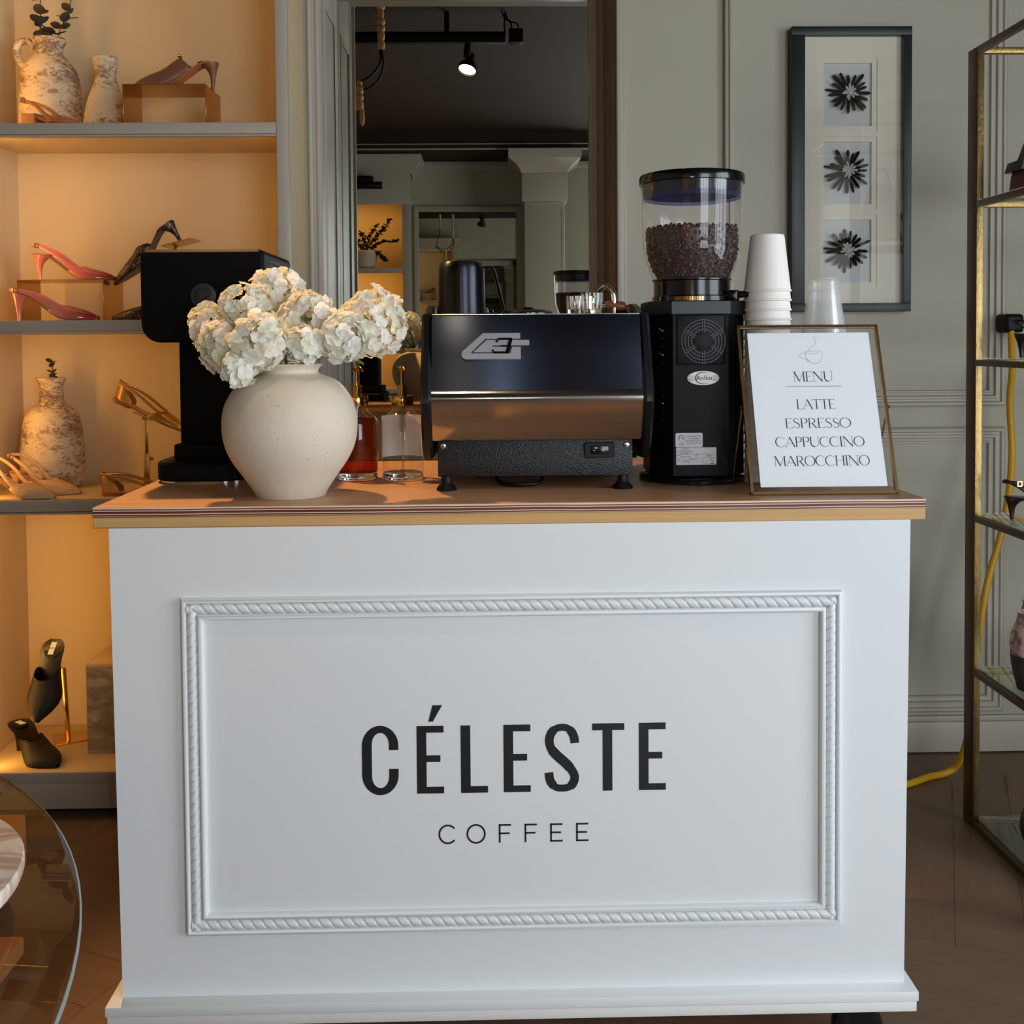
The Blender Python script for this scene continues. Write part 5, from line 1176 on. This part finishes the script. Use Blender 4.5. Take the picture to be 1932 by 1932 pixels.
for a, b_ in ((z1 - .02, 2.2600), (2.0255, 2.0090), (1.7760, 1.7590), (1.5265, z0 + .02)): m.box(1.0205, 1.2085, ya, yb, b_, a)
part('mat_board', pl_(m), MAT, pc)
CRY_B = simple('smoky_crystal', (16, 13, 13), .08, spec=.8, var=.4, vs=25); CRY_C = simple('frosted_crystal', (176, 176, 176), .25, spec=.7, var=.15, vs=60)
rc = random.Random(11)
for cx, cz in ((1.1155, 2.146), (1.1115, 1.899), (1.1105, 1.644)):
    n = 19
    for i in range(n):
        a = 2 * PI * i / n + rc.uniform(-.10, .10); L_ = rc.uniform(.058, .077); w_ = rc.uniform(.0046, .0066)
        m = MB(); rr = []
        for d, s in ((.010, .75), (.020, .95), (L_ * .88, 1.0), (L_, .55)):
            rr.append([(d, w_ * s * math.cos(2 * PI * k / 6), w_ * s * math.sin(2 * PI * k / 6)) for k in range(6)])
        m.rings(rr, M=Matrix.Translation((cx - 1.118, 1.446 - 1.47 + rc.uniform(-.004, .003), cz - 1.90)) @ Matrix.Rotation(-a, 4, 'Y') @ Matrix.Rotation(R(rc.uniform(-8, 8)), 4, 'Z'))
        part('black_crystal', m, CRY_B, pc, 0)
    for i in range(11):
        a = 2 * PI * i / 11 + rc.uniform(-.2, .2); L_ = rc.uniform(.020, .031); w_ = .0042
        m = MB(); rr = [[(d, w_ * s * math.cos(2 * PI * k / 6), w_ * s * math.sin(2 * PI * k / 6)) for k in range(6)] for d, s in ((.002, .8), (L_ * .8, 1), (L_, .3))]
        m.rings(rr, M=Matrix.Translation((cx - 1.118, 1.437 - 1.47, cz - 1.90)) @ Matrix.Rotation(-a, 4, 'Y') @ Matrix.Rotation(R(-18), 4, 'Z')); part('clear_crystal', m, CRY_C, pc, 0)
    m = MB(); m.sphere(.008, (cx - 1.118, 1.434 - 1.47, cz - 1.90), (1, .8, 1), 8, 6); part('clear_crystal', m, CRY_C, pc, 0)
m = MB(); m.box(x0 + .02, x1 - .02, 1.4285, 1.4300, z0 + .02, z1 - .02); part('glass_pane', pl_(m), GLASS, pc)

# ---- brass etagere with glass shelves
HB = NT('hammered_brass'); v = HB.coord((1, 1, .35)); n1 = HB.noise(v, 160, 4, .6)
HB.bsdf(HB.mix(n1, lin((104, 80, 46)), lin((196, 166, 108))), .34, .95, .5, HB.bump(n1, .6, .002)); HB = HB.m
EX0, EX1, EY0, EY1 = 1.287, 2.20, .35, .936
BRASS_SHADED = simple('shaded_brass', (80, 57, 32), .4, metal=.6, var=.2, vs=30)  # brass of posts and side rails, shade of the unlit faces mixed into its colour
et = thing('etagere', 'tall hammered brass etagere with glass shelves at the right', 'shelf', ((EX0 + EX1) / 2, (EY0 + EY1) / 2, 0))
ex, ey = (EX0 + EX1) / 2, (EY0 + EY1) / 2
for px in (EX0, EX1 - .02):
    for py in (EY0, EY1 - .005):
        m = MB(); m.box(px - ex, px + .02 - ex, py - ey, py + .055 - ey, 0, 2.150, .0015); po = part('post', m, BRASS_SHADED, et)
        m = MB(); m.box(px + .0012 - ex, px + .0188 - ex, py - .0016 - ey, py + .001 - ey, .002, 2.148, .0006); part('front_face', m, HB, po, label='front strip in lit brass colour')  # brighter strip gives the post fronts their lit tone by colour
for z in (2.1335, 1.717, 1.284, .855, .427, .006):
    for s_, (a, b_) in enumerate((((EX0, EY0 + .05), (EX0 + .02, EY1)), ((EX1 - .02, EY0 + .05), (EX1, EY1)), ((EX0 + .02, EY0), (EX1 - .02, EY0 + .02)), ((EX0 + .02, EY1), (EX1 - .02, EY1 + .02)))):
        m = MB(); m.box(a[0] - ex, b_[0] - ex, a[1] - ey, b_[1] - ey, z, z + .016, .001); part('rail', m, HB if s_ > 1 else BRASS_SHADED, et)
    if z < 2.1:
        m = MB(); m.box(EX0 + .015 - ex, EX1 - .015 - ex, EY0 + .015 - ey, EY1 + .01 - ey, z + .0162, z + .0225, .001); part('glass_shelf', m, thin_glass('shelf_glass', (.84, .90, .86)) if z > 1.7 else bpy.data.materials['shelf_glass'], et)
# things on it, all cut by the frame edge
RUST = simple('rust_brown_leather', (92, 46, 24), .5, var=.2, vs=20)
bg = thing('handbag', 'rust-brown leather bag with a dark strap on the upper glass shelf', 'bag', (1.425, .84, 1.7401))
m = MB(); m.rings([[(-.075 * a + 0, -.04, 0), (.075 * a, -.04, 0), (.075 * a, .04, 0), (-.075 * a, .04, 0)] for a in (1,)] + [[(-.07, -.038, .05), (.07, -.038, .05), (.07, .038, .05), (-.07, .038, .05)], [(-.04, -.02, .15), (.06, -.02, .15), (.06, .02, .15), (-.04, .02, .15)], [(-.022, -.012, .20), (.045, -.012, .20), (.045, .012, .20), (-.022, .012, .20)]]); part('body', m, RUST, bg, 30)
m = MB(); m.rings([[(-.085, -.045, .058), (.08, -.045, .058), (.08, .045, .058), (-.085, .045, .058)], [(-.077, -.043, .085), (.075, -.043, .085), (.075, .043, .085), (-.077, .043, .085)]]); part('flap', m, BLACK_LEATHER, bg, 30)
m = MB(); m.tube(crom([(-.02, 0, .19), (0, 0, .25), (.03, 0, .25), (.045, 0, .19)], 5), .006, 8); part('strap', m, RUST, bg)
shoe('dark heeled shoe hooked heel-up at the frame edge on the middle glass shelf', None, .22, .06, BLACK_LEATHER, BLACK_LEATHER, BLACK_LEATHER, (1.352, .84, 1.3071), (0, 0, R(5)), name='pump_shoe', sling=.035)
shoe('dark plum slingback heel at the right edge on the lower glass shelf', None, .24, .058, simple('plum_leather', (40, 20, 22), .25), BLACK_LEATHER, BLACK_LEATHER, (1.325, .83, .8781), (0, 0, R(8)), name='slingback_shoe', sling=.042)
PV = NT('marbled_glaze'); v = PV.coord((1, 1, 1)); n1 = PV.noise(v, 9, 5, .6, 2.0)
PV.bsdf(PV.ramp(n1, [(0, lin((214, 190, 184))), (.45, lin((190, 156, 150))), (.55, lin((110, 74, 70))), (.64, lin((206, 184, 178))), (1, lin((228, 210, 204)))]), .25, 0, .5); PV = PV.m
def mvase(label, x, y, s):
    t = thing('marbled_vase', label, 'vase', (x, y, .4501), (0, 0, x), 'marbled vases on the lower shelf')
    pr = [(0, 0), (.038, 0), (.045, .015), (.056, .06), (.060, .10)]
    m = MB(); m.lathe([(r * s, z * s) for r, z in sm_prof(pr, 3)], 40); part('foot_band', m, simple('dark_clay', (48, 40, 38), .5) if 'dark_clay' not in bpy.data.materials else bpy.data.materials['dark_clay'], t, 60)
    pr = [(.060, .10), (.061, .125), (.057, .155), (.046, .182), (.041, .198), (.043, .210), (.041, .210), (.038, .195), (.05, .15), (0, .11)]
    m = MB(); m.lathe([(r * s, z * s) for r, z in sm_prof(pr, 3)], 40); part('body', m, PV, t, 60)
mvase('marbled pink vase with a dark foot at the front on the lower glass shelf', 1.358, .745, .95)
mvase('second marbled pink vase, partly hidden behind the front one', 1.435, .868, .95)
lo = thing('dark_bowl', 'dark round bowl on the bottom glass shelf at the right edge', 'bowl', (1.40, .68, .0291))
m = MB(); m.lathe(sm_prof([(0, 0), (.04, 0), (.075, .02), (.098, .07), (.09, .12), (.075, .135), (.07, .13), (.085, .07), (0, .02)], 3), 40); part('body', m, simple('navy_glaze', (18, 20, 30), .3), lo, 60)

# ---- yellow extension cord
m = MB()
P = [(1.625, 1.40, 1.40), (1.618, 1.39, 1.36), (1.602, 1.35, 1.26), (1.58, 1.32, 1.16), (1.578, 1.30, 1.01), (1.555, 1.27, .885), (1.52, 1.25, .755), (1.475, 1.24, .61), (1.445, 1.23, .455), (1.427, 1.22, .315), (1.42, 1.215, .22), (1.40, 1.22, .11), (1.395, 1.27, .03), (1.36, 1.272, .0075), (1.30, 1.248, .0075), (1.225, 1.205, .0075), (1.10, 1.15, .0075), (.98, 1.05, .0075), (.85, .88, .0075)]
m.tube(crom(P, 6), .0105, 10)
o = part('extension_cord', m, simple('yellow_rubber', (214, 160, 20), .45, var=.08), None, 60); tag(o, 'yellow cord hanging behind the brass etagere and trailing to the cart', 'cord')
m = MB(); m.box(1.600, 1.66, 1.385, 1.4695, 1.375, 1.435, .012, 3); tag(part('wall_plug', m, BLACK_MATTE, None), 'black plug block on the wall at the top of the yellow cord', 'plug')

# ================================================================== GLASS TABLE, BOTTOM LEFT
tb = thing('glass_table', 'round smoked glass table on a dark wooden base, lower left corner', 'table', (-1.338, -1.087, 0))
TW = wood('dark_table_wood', (176, 118, 62), (136, 88, 46), (1, 1, 8), 4, .4, .05)
m = MB(); m.lathe([(0, .738), (.905, .738), (.9115, .740), (.913, .744), (.9115, .748), (.905, .75), (0, .75)], 128); part('glass_top', m, GLASS_SMOKE, tb, 35)
m = MB(); m.lathe([(.9115, .7405), (.9135, .742), (.9135, .746), (.9115, .7475)], 128); part('glass_edge', m, simple('grey_glass_edge', (120, 132, 134), .1, spec=.8, var=.02), tb, 60)
m = MB(); m.box(-.55, .58, .34, .80, .560, .642, .004); part('top_block', m, TW, tb)
m = MB(); m.box(-.55, .66, .45, .61, .535, .560, .003); part('cross_board', m, TW, tb)
m = MB(); m.box(-.35, .63, .47, .59, 0, .535, .004); part('leg_panel', m, TW, tb)
m = MB(); m.box(-.20, -.08, -.6, .47, 0, .735, .004); part('leg_panel', m, TW, tb)
m = MB()
for q in ((-.4, .38), (.5, .38), (.5, .74), (-.4, .74)): m.cyl(.02, .642, .738, 20, (q[0], q[1], 0))
part('glass_pad', m, simple('clear_pad', (150, 140, 120), .3), tb)
BM = NT('cream_marble'); v = BM.coord((1, 4, 1)); n1 = BM.noise(v, 4, 7, .6, 1.2)
BM.bsdf(BM.ramp(n1, [(0, lin((232, 222, 212))), (.42, lin((226, 212, 200))), (.52, lin((176, 150, 132))), (.60, lin((214, 196, 182))), (1, lin((236, 228, 220)))]), .25, 0, .5); BM = BM.m
tr_ = thing('marble_tray', 'round cream marble turntable with brown veins on the glass table', 'tray', (-.740, -.80, .75))
m = MB(); m.lathe([(0, .030), (.188, .030), (.1925, .032), (.194, .036), (.194, .046), (.1925, .049), (.188, .05), (0, .05)], 72); part('disc', m, BM, tr_, 35)
m = MB(); m.lathe([(0, 0), (.10, 0), (.10, .03), (0, .03)], 48); part('turntable_base', m, simple('grey_metal_foot', (120, 116, 110), .3, metal=.8), tr_, 35)
# ================================================================== FAR SIDE OF THE SHOP (seen in the mirror)
bookcase('far grey bookcase lit orange inside, seen in the mirror left of the column', -2.70, -.885, -4.44, -4.78, [(2.063, .05), (1.45, .045), (.90, .045)], 2.97, .14, .085, sgn=-1, top_rail=.30)
lp = thing('picture_light', 'black picture light tube on the far bookcase frieze, seen in the mirror', 'lamp', (-1.25, -4.43, 2.85))
m = MB(); m.cyl(.036, -.40, .21, 24, M=Matrix.Translation((-.02, .10, -.015)) @ Matrix.Rotation(R(90), 4, 'Y'), bev=.004); part('lamp_tube', m, BLACK_GLOSS, lp)
m = MB(); m.box(-.06, .10, .002, .11, .02, .075, .004); part('mount', m, BLACK_MATTE, lp)
TERRA = simple('pale_pot_clay', (190, 176, 156), .7, var=.15, vs=10, bump=.2, bs=30)
pt = thing('potted_plant', 'pale clay pot with dark sprigs in the far bookcase, seen in the mirror', 'plant', (-1.265, -4.56, 2.0640))
m = MB(); m.lathe(sm_prof([(0, 0), (.08, 0), (.115, .05), (.130, .12), (.128, .165), (.118, .168), (.11, .15), (0, .13)], 3), 36); part('pot', m, TERRA, pt, 60)
rp = random.Random(4)
lm = MB(); rings = []
for i in range(5):
    u = i / 4; w_ = math.sin(PI * min(.98, u * .9 + .08)) ** .7 * .38
    rings.append([(u, s * w_, .1 * s * s) for s in (-1, 0, 1)])
lm.rings(rings, False); lme = lm.mesh('leaf', 60); DKG = simple('dark_green_leaf', (52, 56, 38), .55, var=.3, vs=40); lme.materials.append(DKG)
for P in ([(0, 0, .14), (-.06, .02, .25), (-.13, .03, .34)], [(0, 0, .14), (.05, .02, .28), (.12, .03, .40)], [(0, 0, .14), (.08, .03, .26), (.18, .05, .35), (.26, .06, .46)], [(0, 0, .14), (.10, .03, .21), (.2, .05, .25), (.32, .06, .25)], [(0, 0, .14), (.12, .04, .15), (.18, .06, .10), (.22, .07, .07)], [(0, 0, .14), (.0, .03, .26), (-.02, .04, .34)]):
    C = crom(P, 8); m = MB(); m.tube(C, .004, 5); part('branch', m, DKG, pt)
    for c in C[3:]:
        for s in (0, 1, 2):
            o = bpy.data.objects.new('leaf', lme); COL.objects.link(o); o.parent = pt; o.location = c
            o.rotation_euler = (rp.uniform(-.6, .6), rp.uniform(-.9, .3), rp.uniform(0, 6.28)); q = rp.uniform(.03, .048); o.scale = (q, q, q)
shoe('black shoe heel-up in the far bookcase, seen in the mirror behind the flowers', None, .25, .08, BLACK_LEATHER, BLACK_LEATHER, TAN_IN, (-1.02, -4.56, 1.70), (0, R(60), R(180)), name='pump_shoe')
st = thing('shoe_stand', 'brass stand holding the black shoe in the far bookcase', 'shoe stand', (-1.06, -4.60, 1.4508))
m = MB(); m.box(-.06, .06, -.05, .05, 0, .006); part('base', m, RISER, st)
m = MB(); m.cyl(.006, .006, .20, 12); part('post', m, RISER, st)
# column with flared capital
m = MB()
cx, cy, hw_, hd = .4725, -4.43, .19, .19
m.box(cx - hw_, cx + hw_, cy - hd, cy + hd, 0, 2.66, .006); m.box(cx - hw_ - .025, cx + hw_ + .025, cy - hd - .025, cy + hd + .025, 2.66, 2.925, .006)
pr = [(.215, 2.925), (.222, 2.94), (.235, 2.965), (.26, 3.0), (.30, 3.03), (.335, 3.05), (.34, 3.07), (.34, 3.135)]
m.rings([[(cx - r, cy - r, z), (cx + r, cy - r, z), (cx + r, cy + r, z), (cx - r, cy + r, z)] for r, z in pr])

m.box(cx + hw_ - .03, cx + hw_ - .022, cy + hd, cy + hd + .004, .2, 2.6); m.box(cx - hw_ - .012, cx + hw_ + .012, cy - hd - .012, cy + hd + .012, 0, .22, .004)
struct('column', m, SAGE_TRIM)
# far wall: cornice lines and the second mirror
m = MB()
m.box(XL, XR, YF, -4.20, 3.14, H); struct('trim_11', m, CEIL)
m = MB(); m.box(XL, XR, -4.20, -4.185, 3.14, 3.155, .003); m.box(XL, XR, -4.20, -4.188, 3.19, 3.20, .003); m.box(XL, XR, YF, YF + .03, 3.06, 3.13, .006); struct('trim_12', m, SAGE_TRIM)
fm = thing('wall_mirror', 'second tall mirror on the far wall, seen inside the first mirror', 'mirror', (-.265, YF, .3))
m = MB(); m.box(-.485, .485, .012, .022, .1, 2.335); part('mirror_glass', m, MIRROR, fm)
for a in ((-.53, -.485, .05, 2.39), (.485, .53, .05, 2.39)):
    m = MB(); m.box(a[0], a[1], .0, .045, a[2], a[3], .004); part('frame_stile', m, SAGE_TRIM, fm)
for a in ((2.335, 2.39), (.05, .1)):
    m = MB(); m.box(-.485, .485, .0, .045, a[0], a[1], .004); part('frame_rail', m, SAGE_TRIM, fm)
m = MB(); m.box(XL, -.82, YF, YF + .014, 0, .16, .003); m.box(-.82, 1.1, YF, YF + .014, 0, .16, .003); struct('baseboard_far', m, SAGE_TRIM)
# ceiling track with a spotlight
tk = thing('track_light', 'black ceiling track with one lit spotlight head, seen in the mirror', 'lamp', (-.6, -.64, 3.12))
m = MB(); m.box(-1.5, .66, -.03, .03, -.005, .058, .003); part('track', m, BLACK_MATTE, tk)
m = MB(); m.box(.68, .765, -.035, .035, -.005, .075, .004); part('feed_box', m, BLACK_MATTE, tk)
m = MB()
for P in ([(.70, 0, .07), (.69, .0, .12), (.66, 0, .14), (.64, 0, .18)], [(.66, .0, .05), (.655, 0, .10), (.66, 0, .18)], [(.74, 0, .07), (.73, 0, .11), (.68, 0, .13), (.66, 0, .18)]): m.tube(crom(P, 5), .005, 6)
part('wire', m, BLACK_MATTE, tk)
m = MB(); m.box(-1.3, -1.27, -.006, .006, .058, .18); m.box(.3, .33, -.006, .006, .058, .18); part('hanger', m, BLACK_MATTE, tk)
HM = Matrix.Translation((.440, .0, -.135)) @ Matrix.Rotation(R(14), 4, 'Y') @ Matrix.Rotation(R(24), 4, 'X')
m = MB(); m.tube([(.44, 0, -.005), (.435, 0, -.04), (.432, .0, -.085)], [.018, .022, .020], 14); m.lathe([(0, .085), (.020, .084), (.024, .06), (.030, .03), (.056, -.005), (.060, -.02), (.058, -.035), (.053, -.035), (.05, -.02)], 32, M=HM); hd_ = part('lamp_head', m, BLACK_MATTE, tk)
m = MB(); m.lathe([(0, -.024), (.05, -.024)], 32, M=HM); part('bulb', m, emit('warm_bulb', (1.0, .84, .55), 14), hd_)
spot('track_spot', (-.155, -.66, 2.94), (-.22, -.9, 0), 30, (1.0, .72, .42), 70, .6, .04)
# bead and leather-cord chandelier hanging above the counter
BEAD = simple('wood_bead', (222, 176, 124), .5, var=.25, vs=40); DARKB = simple('dark_cord', (24, 18, 14), .6)
chn = thing('bead_chandelier', 'hanging chandelier of wooden beads and looped dark cords, seen in the mirror', 'chandelier', (-.68, .16, 3.3))
rb = random.Random(2)
def strand(x, y, z1, z0, parent):
    z = z1; i = 0
    while z > z0:
        h_ = rb.choice((.022, .03, .045)); r_ = rb.choice((.016, .020, .022))
        m = MB(); m.lathe([(.004, 0), (r_ * .8, .002), (r_, h_ * .3), (r_, h_ * .7), (r_ * .8, h_ - .002), (.004, h_)], 14, (x, y, z - h_)); part('bead', m, BEAD, parent, 50); z -= h_ + .002
strand(.09, 0, -.04, -.42, chn); strand(-.10, 0, -.04, -.30, chn)
for P in ([(.08, 0, -.42), (.085, 0, -.50), (.05, 0, -.56), (-.01, 0, -.60), (-.09, 0, -.60), (-.16, 0, -.55)], [(.09, 0, -.42), (.10, 0, -.52), (.07, 0, -.60), (.0, 0, -.645), (-.09, 0, -.63), (-.18, 0, -.56)], [(.09, 0, 0), (.09, 0, -.2), (.09, 0, -.42)], [(-.1, 0, 0), (-.1, 0, -.3), (-.16, 0, -.55)]):
    m = MB(); m.tube(crom(P, 6), .006, 8); part('cord_loop', m, DARKB, chn, 60)
strand(-.025, 0, -.60, -.72, chn); 
m = MB(); m.lathe([(.002, 0), (.010, .01), (.014, .04), (.010, .085), (.002, .10)], 14, (-.012, 0, -.83)); part('bead', m, BEAD, chn, 60)
m = MB(); m.tube([(-.02, 0, -.60), (-.014, 0, -.74)], .004, 6); part('cord_loop', m, DARKB, chn)
m = MB(); m.cyl(.06, -.02, 0, 24); part('ceiling_rose', m, BLACK_MATTE, chn)
